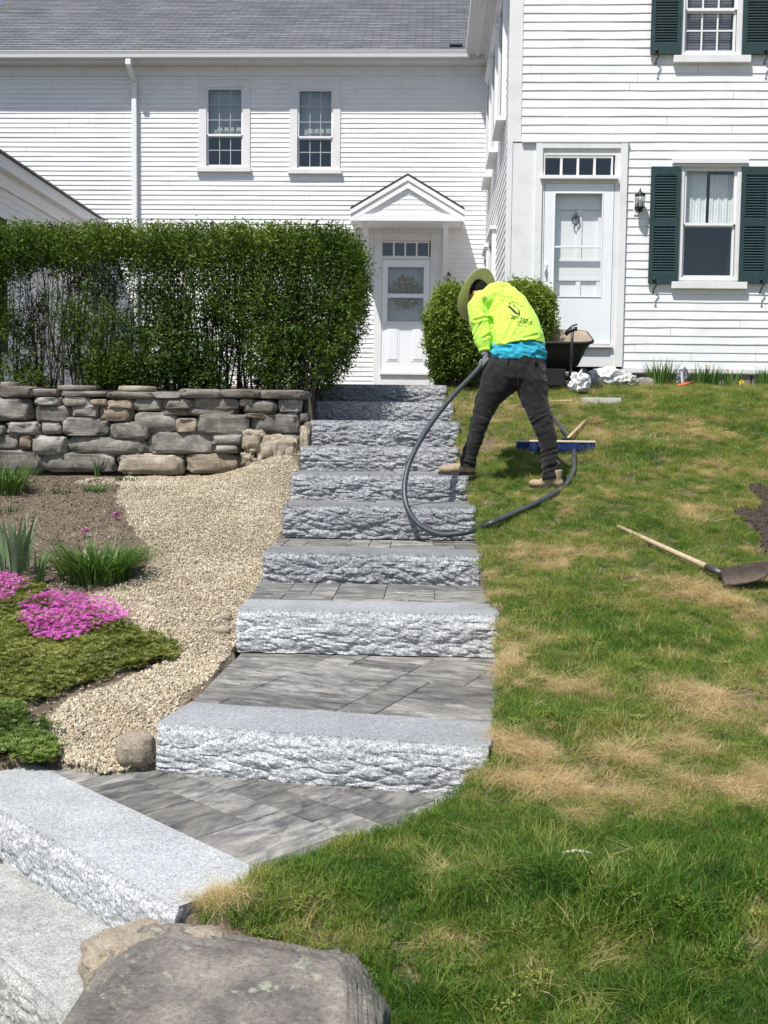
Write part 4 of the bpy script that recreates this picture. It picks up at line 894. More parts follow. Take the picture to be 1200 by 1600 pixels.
# foreground boulder
bm=bmesh.new(); bmesh.ops.create_icosphere(bm,subdivisions=6,radius=1.0)
rk=random.Random(5); BPL=[(Vector((rk.gauss(0,1),rk.gauss(0,1),rk.gauss(0,.6))).normalized(),0) for _ in range(8)]; BPL=[(n_,rk.uniform(.86,1.0)*(1+(sum(abs(t) for t in n_)-1)*.80)) for n_,_ in BPL]
bc=Vector((-.49,2.60,-1.678)); e=2/8.0
for v in bm.verts:
    p=v.co.normalized(); q=Vector([math.copysign(abs(t)**e,t) for t in p])
    n=noise.fractal(p*2.1+Vector((4,9,2)),1,2,5); cc=noise.voronoi(p*2.2+Vector((1,5,0)))[0]
    q*=1+.05*n-.06*max(0,.4-(cc[1]-cc[0]))+.02*noise.fractal(p*8,1,2,4)
    for n_,d_ in BPL:
        e_=q.dot(n_)-d_
        if e_>0: q-=n_*e_*.9
    q*=1+.010*noise.fractal(p*22,1,2,3)+.008*abs(noise.noise(Vector((p.x*3,p.y*3,p.z*16)))); 
    lx=q.x*.425
    if q.z>0: lx*=1-.06*q.z
    ly=q.y*.47+lx*-.25; lz=q.z*.245+ (.02*lx+.02*noise.noise(Vector((q.x*3,q.y*3,1))) if q.z>0 else 0)
    v.co=Vector((lx,ly,lz))+bc
me=bpy.data.meshes.new('boulder'); bm.to_mesh(me); bm.free(); me.polygons.foreach_set('use_smooth',[True]*len(me.polygons))
bo=link('boulder',me,M['boulder']); tag(bo,'big grey boulder with lichen patches at the foot of the stair','boulder')
rock('tan_rock',Vector((-.82,3.04,-1.555)),(.32,.24,.22),33,M['tanrock'],'rough tan rock wedged between the boulder and the diagonal granite step','rock',box=3.0,rough=.14,sub=5,rz=.5)
rock('tan_rock',Vector((-.63,3.03,-1.46)),(.13,.08,.06),36,M['tanrock'],'small pale rock on the back edge of the lichened boulder under the grass tuft','rock',box=3.0,rough=.10,sub=4,rz=.1)

# ------------------------------------------------------------------ instanced ground cover
def scatter(name,protos,P,rot,scl,idx,tint,label,parent=None,kind='stuff'):
    c=bpy.data.collections.new(name+'_forms')
    for p in protos: c.objects.link(p)
    me=bpy.data.meshes.new(name); me.vertices.add(len(P)); me.vertices.foreach_set('co',np.asarray(P,dtype=np.float32).ravel())
    for nm,ty,arr,key in (('rot','FLOAT_VECTOR',rot,'vector'),('scl','FLOAT',scl,'value'),('pick','INT',idx,'value'),('tint','FLOAT',tint,'value')):
        a=me.attributes.new(nm,ty,'POINT'); a.data.foreach_set(key,np.asarray(arr,dtype=np.int32 if ty=='INT' else np.float32).ravel())
    o=bpy.data.objects.new(name,me); COL.objects.link(o)
    g=bpy.data.node_groups.new(name+'_nodes','GeometryNodeTree'); g.interface.new_socket('Geometry',in_out='INPUT',socket_type='NodeSocketGeometry'); g.interface.new_socket('Geometry',in_out='OUTPUT',socket_type='NodeSocketGeometry')
    N=g.nodes; gi=N.new('NodeGroupInput');go=N.new('NodeGroupOutput'); ip=N.new('GeometryNodeInstanceOnPoints'); ci=N.new('GeometryNodeCollectionInfo'); ci.inputs[0].default_value=c; ci.inputs['Separate Children'].default_value=True; ci.inputs['Reset Children'].default_value=True
    mp=N.new('GeometryNodeMeshToPoints'); g.links.new(gi.outputs[0],mp.inputs[0])
    def na(nm,ty):
        n=N.new('GeometryNodeInputNamedAttribute'); n.data_type=ty; n.inputs[0].default_value=nm; return n.outputs[0]
    g.links.new(mp.outputs[0],ip.inputs['Points']); g.links.new(ci.outputs[0],ip.inputs['Instance']); ip.inputs['Pick Instance'].default_value=True
    g.links.new(na('pick','INT'),ip.inputs['Instance Index']); g.links.new(na('rot','FLOAT_VECTOR'),ip.inputs['Rotation']); g.links.new(na('scl','FLOAT'),ip.inputs['Scale'])
    g.links.new(ip.outputs[0],go.inputs[0]); m=o.modifiers.new('scatter','NODES'); m.node_group=g
    return tag(o,label,None,None,kind)
def proto(name,V,Fc,mat,smooth=False):
    me=bpy.data.meshes.new(name); me.from_pydata(V,[],Fc); me.materials.append(mat); me.polygons.foreach_set('use_smooth',[smooth]*len(me.polygons)); me.update(); return bpy.data.objects.new(name,me)
def blade(V,Fc,x,y,h,w_,lean,dr,yaw,seg=3,z0=-.005):
    b=len(V)
    for i in range(seg+1):
        t=i/seg; hh=h*(t-.25*lean*t*t); off=h*lean*t*t; ww=w_*(1-t)**.7/2
        cx=x+math.cos(dr)*off; cy=y+math.sin(dr)*off
        if i<seg: V+= [(cx-math.cos(yaw)*ww,cy-math.sin(yaw)*ww,z0+hh),(cx+math.cos(yaw)*ww,cy+math.sin(yaw)*ww,z0+hh)]
        else: V.append((cx,cy,z0+hh))
    for i in range(seg-1): Fc.append((b+2*i,b+2*i+1,b+2*i+3,b+2*i+2))
    Fc.append((b+2*seg-2,b+2*seg-1,b+2*seg))
GR=leafmat('lawn_grass',(.035,.085,.012),(.125,.165,.035),(.36,.285,.15),.35,.5,'INSTANCER',.3)
nt=GR.node_tree; rp=[n for n in nt.nodes if n.type=='VALTORGB'][0].color_ramp
while len(rp.elements)>2: rp.elements.remove(rp.elements[-1])
for e_,(p_,c_) in zip(rp.elements,((0,(.045,.115,.014)),(1,(.64,.51,.30)))): e_.position=p_; e_.color=(*c_,1)
for p_,c_ in ((.28,(.095,.19,.026)),(.50,(.21,.28,.05)),(.66,(.34,.34,.10)),(.80,(.49,.40,.20))): e_=rp.elements.new(p_); e_.color=(*c_,1)
protos=[]
for k in range(10):      # upright clumps
    V=[];Fc=[]
    for i in range(26):
        a=R_.uniform(0,6.28);r=.032*math.sqrt(R_.random()); h=R_.uniform(.022,.05)*(1 if k<7 else 1.35)
        blade(V,Fc,r*math.cos(a),r*math.sin(a),h,R_.uniform(.0018,.0046),R_.uniform(.1,1.2),R_.uniform(0,6.28),R_.uniform(0,3.14))
    protos.append(proto('tuft_%02d'%k,V,Fc,GR))
for k in range(6):       # matted lying straw
    V=[];Fc=[]; d0=R_.uniform(0,6.28)
    for i in range(26):
        a=R_.uniform(0,6.28);r=.045*math.sqrt(R_.random()); h=R_.uniform(.03,.06)
        blade(V,Fc,r*math.cos(a),r*math.sin(a),h,R_.uniform(.0012,.0024),R_.uniform(1.5,3.2),d0+R_.uniform(-.9,.9),R_.uniform(0,3.14),z0=.0)
    protos.append(proto('tuft_%02d'%(10+k),V,Fc,GR))
for k in range(3):
    V=[];Fc=[]
    for i in range(9):
        a=R_.uniform(0,6.28);r=.03*math.sqrt(R_.random()); cx,cy,cz=r*math.cos(a),r*math.sin(a),R_.uniform(.012,.03)
        for j in range(3):
            a2=a+j*2.09; b=len(V); V+=[(cx,cy,cz)]+[(cx+math.cos(a2+dd)*rr_,cy+math.sin(a2+dd)*rr_,cz+zz_) for dd,rr_,zz_ in ((-.5,.006,.002),(-.2,.011,.001),(.2,.011,.003),(.5,.006,.001))]; Fc.append((b,b+1,b+2,b+3,b+4))
    protos.append(proto('tuft_%02d'%(16+k),V,Fc,GR))
# patches given by where the photograph shows them (centre, radii, strength)
def ell(px,py,rx,ry):
    c=PG(px,py); l=PG(px,min(1590,py+ry)); return (c.x,c.y,rx*c.y/F,max(.05,abs(c.y-l.y)))
STRAW=[ell(*a)+(s,) for *a,s in [(980,1245,200,30,1.0),(1130,1225,90,28,1.0),(840,1230,70,25,.9),(1120,1100,90,24,.95),(1180,1140,60,40,.8),(840,866,55,15,1),(770,1200,30,45,.9),(1120,935,70,18,1),(690,1465,42,22,1.1),(340,1410,38,36,1.2),(700,1368,50,16,.9),(560,1475,60,18,.7),(1050,1170,90,25,.7),(820,1010,40,16,.6),(960,1500,50,15,.5),(760,1085,30,30,.6),(905,1075,70,22,.5),(760,640,70,12,.8),(1000,1345,40,10,.4),(1090,790,60,18,.45),(990,680,90,14,.5),(1100,680,60,12,.5),(760,700,35,12,.7),(930,1560,50,30,.4),(1190,1100,40,30,.7),(600,1330,90,14,.45),(780,770,40,20,.3),(930,870,60,12,.4)]]
GREEN=[ell(*a)+(s,) for *a,s in [(950,1400,260,90,1.0),(1000,1560,220,60,.6),(700,1570,120,50,.7),(870,950,110,38,.6),(1020,1010,110,35,.55),(970,700,110,32,.6),(1050,830,90,40,.35),(800,850,60,20,.4),(860,1040,60,25,.4),(790,730,50,30,.5),(1130,620,80,12,.4),(800,1100,20,25,.8),(1080,1150,120,14,.3)]]
HOLES=[ell(*a)+(s,) for *a,s in [(760,690,24,10,1),(755,705,20,8,1),(740,1480,24,14,1),(650,1490,22,12,1),(640,1330,25,10,.7),(760,1160,18,18,1),(990,1580,30,15,.8),(600,1450,30,12,.9),(480,1450,50,10,.9),(880,975,16,8,.6),(1170,1090,30,10,.7),(960,1545,20,10,.8)]]
def field(L,x,y):
    o=np.zeros_like(x)
    for (cx,cy,rx,ry,s) in L: 
        wob=1+.5*(fbm(x,y,9,7)-.5)*2
        o=np.maximum(o,s*np.exp(-(((x-cx)/rx)**2+((y-cy)/ry)**2)*wob))
    return o
def lawnmask(x,y):
    ok=~inpoly(x,y,STEPPOLY); ok&=x>-.66; ok&=~((x<.0)&(y>3.85)); ok&=~((x<.18)&(y>6))
    ok&=~inpoly(x,y,DIRT); ok&=~((y>13.55)&(x>.9)); ok&=y<14.2
    # sheet of the boulder
    ok&=~(((x+.50)/.44)**4+((y-2.585+.25*(x+.5))/.47)**4<1)
    return ok
Ps=[]
for (y0,y1,x1,den) in ((2.2,4.6,2.3,4200),(4.6,6.5,3.0,2700),(6.5,9.5,4.2,1500),(9.5,13.9,6.5,850)):
    n=int((y1-y0)*(x1+.8)*den); x=rng.uniform(-.8,x1,n); y=rng.uniform(y0,y1,n); Ps.append(np.stack([x,y],1))
# further lawn left and right for other viewpoints
n=42000; x=rng.uniform(2.2,7.5,n);y=rng.uniform(1.2,13.6,n); Ps.append(np.stack([x,y],1))
# strip over the edges of the steps
P2=np.vstack(Ps); x,y=P2[:,0],P2[:,1]; mk=lawnmask(x,y); x,y=x[mk],y[mk]
st=(field(STRAW,x,y)+.75*np.exp(-((x-.42-.05*(fbm(x,y,4,51)-.5))/.10)**2)*np.clip((y-4.0)*3,0,1)*np.clip((6.2-y),0,1)*(fbm(x,y,5,52)>.45))*np.clip((fbm(x,y,6.5,41)-.34)*5.5,np.where(y<4.1,.7,.15),1.3); gn=field(GREEN,x,y); ho=field(HOLES,x,y)
m1=fbm(x,y,2.1,21); m2=fbm(x,y,5.5,22); m3=fbm(x,y,14,23)
bare=np.clip((.335-m2)*9,0,1)*(gn<.75)+np.clip((.30-m3)*6,0,1)*.5
keep=rng.random(len(x))>np.clip(ho*.97+bare*.85,0,.97); x,y,st,gn,m1,m2,m3=[q[keep] for q in (x,y,st,gn,m1,m2,m3)]
n1=fbm(x,y,2.3,2); n2=fbm(x,y,9,4); n3=fbm(x,y,4.5,31)
dry=np.clip((n3-.57)*5.5,0,1)*(1-.75*np.clip(gn,0,1))
base=np.where(y<4.0,.27,np.where(y<9,.40,.42))
tint=base+.02+(n1-.5)*.45+(n2-.5)*.60+(m3-.5)*.35+st*.55*(.55+.9*m3)+dry*.42-gn*.24+rng.normal(0,.085,len(x))+(rng.random(len(x))<.08)*.35
tint=np.clip(tint,0,1)
flat=(rng.random(len(x))<np.clip((tint-.60)*2.6,0.03,.9))
idx=np.where(flat,rng.integers(10,16,len(x)),rng.integers(0,10,len(x)))
scl=rng.uniform(.6,1.25,len(x))*np.where(y<4.2,.95+.3*gn,np.where(y>9.5,1.15,.95))*(1+.35*gn-.25*st*(~flat))*(.45+1.1*n2)
edge=((x<.55)&(y>4.2)&(y<8))|((y<4.1)&(x<.45)&(y>3.1)); scl=np.where(edge,scl*1.0,scl)
cl=(rng.random(len(x))<np.where(y<4.3,.02,.04))&(~flat); idx=np.where(cl,rng.integers(16,19,len(x)),idx)
rot=np.stack([rng.normal(0,.18,len(x)),rng.normal(0,.18,len(x)),rng.uniform(0,6.28,len(x))],1)
z=terr(x,y)+bumps(x,y)
lw=scatter('lawn',protos,np.stack([x,y,z],1),rot,scl,idx,tint,'sloping lawn of mixed green grass and dry straw patches')
print('grass',len(x))
# gravel
GV=leafmat('gravel_stone',(.20,.155,.095),(.40,.335,.235),(.62,.56,.45),0.0,.8,'INSTANCER',.3)
gp=[]
for k in range(8):
    bm=bmesh.new(); bmesh.ops.create_icosphere(bm,subdivisions=2,radius=1); sx,sy,sz=R_.uniform(.8,1.3),R_.uniform(.7,1),R_.uniform(.5,.8)
    for v in bm.verts:
        q=v.co*(1+.25*noise.noise(v.co*1.3+Vector((k*5,0,0)))); v.co=Vector((q.x*sx,q.y*sy,q.z*sz))*.0054
    me=bpy.data.meshes.new('pebble_%d'%k); bm.to_mesh(me); bm.free(); me.materials.append(GV); me.polygons.foreach_set('use_smooth',[True]*len(me.polygons)); gp.append(bpy.data.objects.new('pebble_%d'%k,me))
Ps=[]
for (y0,y1,den) in ((4.0,5.6,19000),(5.6,7.5,12000),(7.5,10.4,8000)):
    n=int((y1-y0)*2.6*den); Ps.append(np.stack([rng.uniform(-3.2,-.6,n),rng.uniform(y0,y1,n)],1))
P2=np.vstack(Ps); x,y=P2[:,0],P2[:,1]
wx=x+(fbm(x,y,5,3)-.5)*.16; wy=y+(fbm(x,y,5,8)-.5)*.16
mk=(inpoly(wx,wy,GRAV)|(rng.random(len(x))<.02*(y<9)))&~inpoly(x,y,STEPPOLY)
thin=field([ell(350,980,40,22)+(1,),ell(300,1010,60,20)+(.5,),ell(225,1115,60,12)+(.8,)],x,y); mk&=rng.random(len(x))>thin*.85
strip=rng.random(len(x))<.35; mk|=strip&(y>9.7)&(y<10.2)&(x<-1.9)
x,y=x[mk],y[mk]
scatter('gravel',gp,np.stack([x,y,terr(x,y)+bumps(x,y)+rng.uniform(-.001,.007,len(x))],1),rng.uniform(0,6.28,(len(x),3)),np.clip(np.exp(rng.normal(0,.32,len(x))),.5,2.1),rng.integers(0,8,len(x)),np.clip(rng.normal(.56,.24,len(x))+(fbm(x,y,2,6)-.5)*.5,0,1),'tan crushed gravel beside the granite steps')
# grit on the road edge and crumbs of soil in the bed
n=5000; x=rng.uniform(-1.8,-.5,n); y=rng.uniform(2.3,3.8,n); mk=((x*.735+y*.68)<1.20-.0)&~((((x+.50)/.40)**2+((y-2.585)/.45)**2)<1.3); x,y=x[mk],y[mk]
scatter('road_grit',gp,np.stack([x,y,terr(x,y)+.002],1),rng.uniform(0,6.28,(len(x),3)),rng.uniform(.4,1.5,len(x)),rng.integers(0,8,len(x)),rng.uniform(0,1,len(x)),'loose grit at the foot of the old pale slab')
SOILM=leafmat('soil_crumb',(.045,.033,.024),(.12,.09,.062),(.34,.28,.20),0,.95,'INSTANCER',.1)
sp=[]
for k,g_ in enumerate(gp[:5]):
    me=g_.data.copy(); me.materials.clear(); me.materials.append(SOILM); sp.append(bpy.data.objects.new('crumb_%d'%k,me))
n=26000; x=rng.uniform(-4.6,-1.2,n); y=rng.uniform(4.0,10.2,n); mk=~inpoly(x,y,GRAV)&~inpoly(x,y,STEPPOLY)&(x<-1.45); x,y=x[mk],y[mk]
xd=rng.uniform(DIRT[:,0].min(),DIRT[:,0].max()+.5,9000); yd=rng.uniform(DIRT[:,1].min(),DIRT[:,1].max(),9000); md=inpoly(xd,yd,DIRT); nd=md.sum()
X3=np.concatenate([x,xd[md]]);Y3=np.concatenate([y,yd[md]]); TT=np.concatenate([rng.uniform(0,1,len(x))**1.5,rng.uniform(0,.35,nd)])
scatter('soil_crumbs',sp,np.stack([X3,Y3,terr(X3,Y3)+bumps(X3,Y3)+np.concatenate([np.zeros(len(x)),.06*fbm(xd[md],yd[md],14,3)])],1),rng.uniform(0,6.28,(len(X3),3)),rng.uniform(.4,1.9,len(X3)),rng.integers(0,5,len(X3)),TT,'brown crumbly soil of the garden bed and the dug patch in the lawn')
# ------------------------------------------------------------------ hedge and shrubs
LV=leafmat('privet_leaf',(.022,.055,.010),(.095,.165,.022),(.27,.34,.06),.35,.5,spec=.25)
BARK=plain('privet_bark',(.075,.06,.05),.9,0,.35,30,.4)
leafv=[(0,0,0),(.32,.25,.06),(.0,.55,.0),(-.32,.25,.06),(.25,.75,-.02),(0,1.05,-.08),(-.25,.75,-.02)]
leafv=[(a*.6,b,c) for a,b,c in leafv]; leaff=[(0,1,2,3),(2,1,4,5),(2,5,6,3)]
def orient(N,outx,outy,up):
    return rotmats(N,rng.uniform(0,6.28,N),rng.uniform(.2,1.5,N),rng.uniform(0,6.28,N))
def bush(o_parent,P,size,tint,name='foliage'):
    N=len(P); return replicate(name,leafv,np.array(leaff),P,orient(N,0,0,0),rng.uniform(.7,1.3,N)*size,tint,LV,o_parent)
def sprigs(C,per,rad,up=.04):
    """turn twig ends into little sprays of leaves"""
    N=len(C); Q=np.repeat(C,per,0)+rng.normal(0,rad,(N*per,3)); Q[:,2]+=rng.uniform(0,up,N*per); return Q
HY0,HY1=10.62,11.75; xr=PY(560,440,11.0).x; ztop=PY(300,349,HY0+.05).z; zbot=.40; xl=-5.6
hedge=empty('privet_hedge',(-2.6,11.1,.42),'long clipped green privet hedge on top of the dry stone wall','hedge')
N=44000; cx=rng.uniform(xl,xr+.12,N); cy=rng.uniform(HY0,HY1,N); cz=rng.uniform(zbot,ztop,N); h=(cz-zbot)/(ztop-zbot)
rl=xr+.06*np.sin(h*3.0)-.36*(1-h)**2.2+(fbm(cz,cy,3,3)-.5)*.22      # bulging right end
rl=rl-np.where(h>.90,(h-.90)*1.8,0)
topn=ztop-.03*fbm(cx,cy,4,2)
face=np.minimum(np.minimum(cy-HY0,HY1-cy),np.minimum(topn-cz,rl-cx))   # depth below the skin
dens=np.clip(1.15-face*2.8,.10,1)
n1=fbm(cx*1.0,cz*.6+cy*.25,3.4,1); n2=fbm(cx*2.6,cz*.8,4.0,5)
hole=np.clip((.60-h)*.9+ (np.abs(h-.62)<.2)*.10+ .30*(h<.75)*(cx<-2.9),0,1)
low=np.clip((.30-h)*3.6,0,1)*(cx>-4.3)*(cx<-1.5)*(n1>.46)
dens*=np.clip(1-(n1+.35*n2< .52+hole*.40)*(.94)*(h<.84),0,1); dens=np.maximum(dens,low*.8)
dens=np.where((h>.80)&(face>-.01),np.maximum(dens,.55*(face<.5)),dens)
dens=np.where(rl-cx<.16,np.maximum(dens,.55*(fbm(cz*1.0,cy,4,4)>.36)),dens)
dens*= (h>.035)
mk=(face>-.02)&(rng.random(N)<dens); C=np.stack([cx,cy,cz],1)[mk]; fc=face[mk]; hh=h[mk]
Q=sprigs(C,11,.034,.06); tt=np.clip(np.repeat(.38+ (fbm(C[:,0],C[:,2],3,9)-.5)*.7+ (hh>.8)*.10-fc*.35,11)+rng.normal(0,.16,len(Q)),0,1)  # leaf tone varies at random; sun on top band and inner shade painted in
m2=Q[:,2]<ztop+.02+.05*rng.random(len(Q))**3; Q,tt=Q[m2],tt[m2]
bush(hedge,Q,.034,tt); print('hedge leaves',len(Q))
# stray shoots above the clipped top
mb=MB()
def stem_fan(mb,x,y,z0,n,zt,spread,r0,bend=.06,xmax=9):
    for i in range(n):
        a=R_.uniform(-spread,spread); b=R_.uniform(-.28,.28); pts=[];rd=[]; ph=R_.uniform(0,6); H=(zt-z0)*R_.uniform(.8,1.0)
        for k in range(7):
            t=k/6; pts.append((min(xmax,x+a*t*1.0+math.sin(ph+t*5)*bend*t*.4+R_.uniform(-.008,.008)),y+b*t+math.cos(ph+t*4)*.03*t,z0+H*t)); rd.append(r0*R_.uniform(.8,1.1)*(1-t*.75))
        mb.tube(pts,rd,5,cap=False)
        for j in range(5):
            q=Vector(pts[R_.randint(1,4)]); d=Vector((R_.uniform(-.2,.2),R_.uniform(-.22,.1),R_.uniform(.1,.32))); mb.tube([q,q+d*.55+Vector((0,0,.02)),q+d],[r0*.35,r0*.25,r0*.12],4,cap=False)
x=xl
while x<xr-.45:
    stem_fan(mb,x,R_.uniform(10.85,11.45),zbot-.05,R_.randint(3,5),ztop-.08,R_.uniform(.1,.3),R_.uniform(.008,.013)); x+=R_.uniform(.055,.13)
stem_fan(mb,PY(488,600,11).x-.02,10.85,.25,9,ztop-.2,.50,.016,xmax=xr-.02); stem_fan(mb,PY(470,600,11).x,11.0,.3,6,ztop-.2,.3,.014)
mb.build('stems',BARK,hedge,recalc=False)
def shrub(label,cx,cy,rx,ry,z0,z1,n,seed):
    e=empty('boxwood_shrub',(cx,cy,z0),label,'shrub'); 
    N=n*3; u=rng.uniform(-1,1,(N,3)); r=(np.abs(u)**2.8).sum(1)**(1/2.8); mk=(r<1+.30*(fbm(u[:,0]*2+seed,u[:,2]*2,2,seed)-.6))&(rng.random(N)<np.clip(1.2-(1-r)*2.2,.35,1)); u=u[mk]; r=r[mk]
    hole=fbm(u[:,0]*1.5+seed,u[:,2]*1.5+u[:,1],2.6,seed+2); mk=(hole>.44)|(u[:,2]>.35)|(rng.random(len(u))<.2); u=u[mk]
    C=np.stack([cx+u[:,0]*rx,cy+u[:,1]*ry,(z0+z1)/2+.06+u[:,2]*(z1-z0)/2*.98],1); Q=sprigs(C,12,.036,.05)
    tt=np.clip(np.repeat(.66+.30*u[:,2]+(fbm(C[:,0],C[:,2],5,seed)-.5)*.5,12)+rng.normal(0,.18,len(Q)),0,1); bush(e,Q,.040,tt)  # tint rises with height: sunlit tops painted into the leaf colour
    mb=MB(); 
    for k in range(9): stem_fan(mb,cx+R_.uniform(-.3,.3)*rx*1.6,cy+R_.uniform(-.2,.2),z0-.05,3,z1-.15,rx*.5,.010)
    mb.build('stems',BARK,e,recalc=False)
    return e
p0=PY(668,590,12.7).x; p1=PY(768,590,12.7).x
shrub('bushy green shrub between the small door and the bending worker',(p0+p1)/2,12.75,(p1-p0)/2+.03,.42,.52,PY(700,450,12.6).z,3600,3)
p0=PY(772,500,13.1).x; p1=PY(869,500,13.1).x
shrub('bushy green shrub behind the worker and the black cart',(p0+p1)/2,13.2,(p1-p0)/2+.0,.38,.6,PY(825,447,13.1).z,3600,8)
# ------------------------------------------------------------------ garden plants
GM=leafmat('strap_leaf',(.028,.075,.016),(.08,.17,.032),(.20,.31,.08),.35,.4)
IM=leafmat('iris_leaf',(.09,.16,.07),(.18,.28,.14),(.32,.42,.26),.3,.45)
def straps(name,c,n,h,w_,rad,lean,mat,label,cat,seed,group=None,seg=6,pars=None,hv=.35):
    rr=random.Random(seed); V=[];Fc=[];T=[]
    for i in range(n):
        a=rr.uniform(0,6.28); r=rad*math.sqrt(rr.random()); x=c[0]+r*math.cos(a); y=c[1]+r*math.sin(a)*.8; H=h*rr.uniform(1-hv,1.05); L=lean*rr.uniform(.3,1.2); dr=a+rr.uniform(-.6,.6); yaw=dr+1.57+rr.uniform(-.5,.5); t=rr.random(); b=len(V)
        for k in range(seg+1):
            s=k/seg; off=H*L*s**1.8; z=c[2]-.02+H*(s-.35*min(L,1.6)*s**2.4); ww=w_*rr.uniform(.95,1.05)*(1-s**2.2)*(.75+.5*s*(1-s)*2)/2+.0004; cx=x+math.cos(dr)*off;cy=y+math.sin(dr)*off
            V+=[(cx-math.cos(yaw)*ww,cy-math.sin(yaw)*ww,z),(cx,cy,z-ww*.35),(cx+math.cos(yaw)*ww,cy+math.sin(yaw)*ww,z)]; T+=[t]*3
        for k in range(seg): q=b+3*k; Fc+=[(q,q+1,q+4,q+3),(q+1,q+2,q+5,q+4)]
    me=np_mesh(name,V,Fc,T,True); o=link(name,me,mat); return tag(o,label,cat,group)
gz=lambda p: (p.x,p.y,p.z)
straps('daylily_clump',gz(PG(150,905)),560,.34,.009,.23,1.0,GM,'rounded clump of dark green grassy leaves at the edge of the gravel','plant',1)
straps('daylily_clump',gz(PG(205,875)),60,.15,.009,.06,.9,GM,'small lighter tuft joined to the right side of the round grassy clump','plant',2)
straps('grassy_clump',gz(PG(5,770)),300,.34,.010,.20,.8,GM,'tall grassy green clump in front of the stone wall at the left edge','plant',3)
straps('iris_plant',gz(PG(22,905)),34,.52,.042,.12,.30,IM,'broad blue green iris leaves at the left edge above the pink flowers','plant',4)
straps('iris_plant',gz(PG(58,915)),12,.26,.030,.05,.22,IM,'short iris fan just left of the round grassy clump','plant',5)
for i,(px,py,n,h,l) in enumerate([(148,768,60,.12,'low weed tuft on the soil left of the seeding weed'),(152,745,14,.30,'tall thin seeding weed against the foot of the stone wall'),(197,752,46,.10,'small leafy weed beside the gravel under the stone wall'),(95,770,30,.09,'small weed right of the tall grassy clump'),(12,800,24,.13,'little weed tuft above the iris leaves')]):
    straps('weed',gz(PG(px,py)),n,h,.010,.09 if i!=1 else .03,.9 if i!=1 else .25,GM,l,'weed',20+i)
# low mat of phlox foliage and blooms
PM=leafmat('phlox_foliage',(.05,.07,.012),(.17,.20,.035),(.36,.38,.11),.3,.5)
PKM=leafmat('phlox_petal',(.52,.08,.42),(.66,.14,.55),(.80,.30,.70),.35,.6); PKM2=leafmat('purple_petal',(.30,.01,.20),(.42,.03,.30),(.52,.08,.40),.3,.6)
flv=[];flf=[]
for k in range(5):
    a=k*2*math.pi/5; f=lambda r,d,z:(r*math.cos(a+d),r*math.sin(a+d),z); b=len(flv); flv+=[(0,0,0),f(.6,-.42,.12),f(1.0,0,.16),f(.6,.42,.12)]; flf.append((b,b+1,b+2,b+3))
spv=[];spf=[]
for k in range(7):
    a=k*2*math.pi/7; b=len(spv); spv+=[(0,0,0),(math.cos(a-.3)*.5,math.sin(a-.3)*.5,.35),(math.cos(a),math.sin(a),.55+.2*(k%2)),(math.cos(a+.3)*.5,math.sin(a+.3)*.5,.35)]; spf.append((b,b+1,b+2,b+3))
def cover(name,poly,n,pv,pf,size,mat,hgt,tintf,parent=None,label=None,cat=None,up=0.0,tilt=.5):
    pp=np.array(poly); x=rng.uniform(pp[:,0].min(),pp[:,0].max(),n*3); y=rng.uniform(pp[:,1].min(),pp[:,1].max(),n*3)
    wx=x+(fbm(x,y,9,3)-.5)*.16+rng.normal(0,.018,len(x));wy=y+(fbm(x,y,9,8)-.5)*.26+rng.normal(0,.025,len(x)); mk=inpoly(wx,wy,pp); x,y=x[mk][:n],y[mk][:n]; N=len(x)
    z=terr(x,y)+bumps(x,y)+up+hgt*(fbm(x,y,6,2)*.7+fbm(x,y,18,4)*.5)*rng.uniform(.35,1,N)
    o=replicate(name,pv,np.array(pf),np.stack([x,y,z],1),rotmats(N,rng.uniform(0,6.3,N),rng.uniform(0,tilt,N),rng.uniform(0,6.3,N)),rng.uniform(.7,1.25,N)*size,tintf(x,y,N),mat,parent)
    if label: tag(o,label,cat)
    return o
tf=lambda x,y,N: np.clip(.5+(fbm(x,y,4,5)-.5)*1.0+rng.normal(0,.15,N),0,1)
def upoly(pts,h=.0): return [PG(*p)[:2] for p in pts]
e=empty('creeping_phlox',PG(120,1000),'mat of creeping phlox with a wide dome of bright pink flowers on olive foliage','flowers')
cover('foliage',upoly([(-70,985),(0,945),(60,950),(210,985),(285,1020),(270,1042),(200,1050),(120,1078),(60,1105),(-60,1110)]),12000,spv,spf,.019,PM,.085,tf,e)
cover('flowers',upoly([(22,965),(60,945),(120,940),(180,958),(206,978),(205,988),(150,995),(125,1010),(90,1018),(62,1008),(40,985)]),1700,flv,flf,.0135,PKM,.07,tf,e,up=.045,tilt=.9)
e=empty('creeping_phlox',PG(10,950),'smaller patch of pink phlox flowers under the iris leaves at the left edge','flowers')
cover('foliage',upoly([(-90,900),(-20,895),(55,915),(70,935),(40,950),(-60,960)]),3000,spv,spf,.020,PM,.06,tf,e)
cover('flowers',upoly([(-80,905),(-20,898),(40,912),(50,925),(15,940),(8,960),(-60,960)]),900,flv,flf,.0135,PKM,.07,tf,e,up=.04,tilt=.9)
e=empty('sedum_mat',PG(30,1160),'low green creeping mat at the left edge above the lowest granite step','plant')
cover('foliage',upoly([(-80,1120),(20,1112),(45,1135),(75,1160),(92,1185),(60,1200),(20,1185),(-60,1190)]),3600,spv,spf,.020,leafmat('sedum_leaf',(.06,.10,.02),(.15,.235,.045),(.30,.38,.10),.3,.5),.09,tf,e)
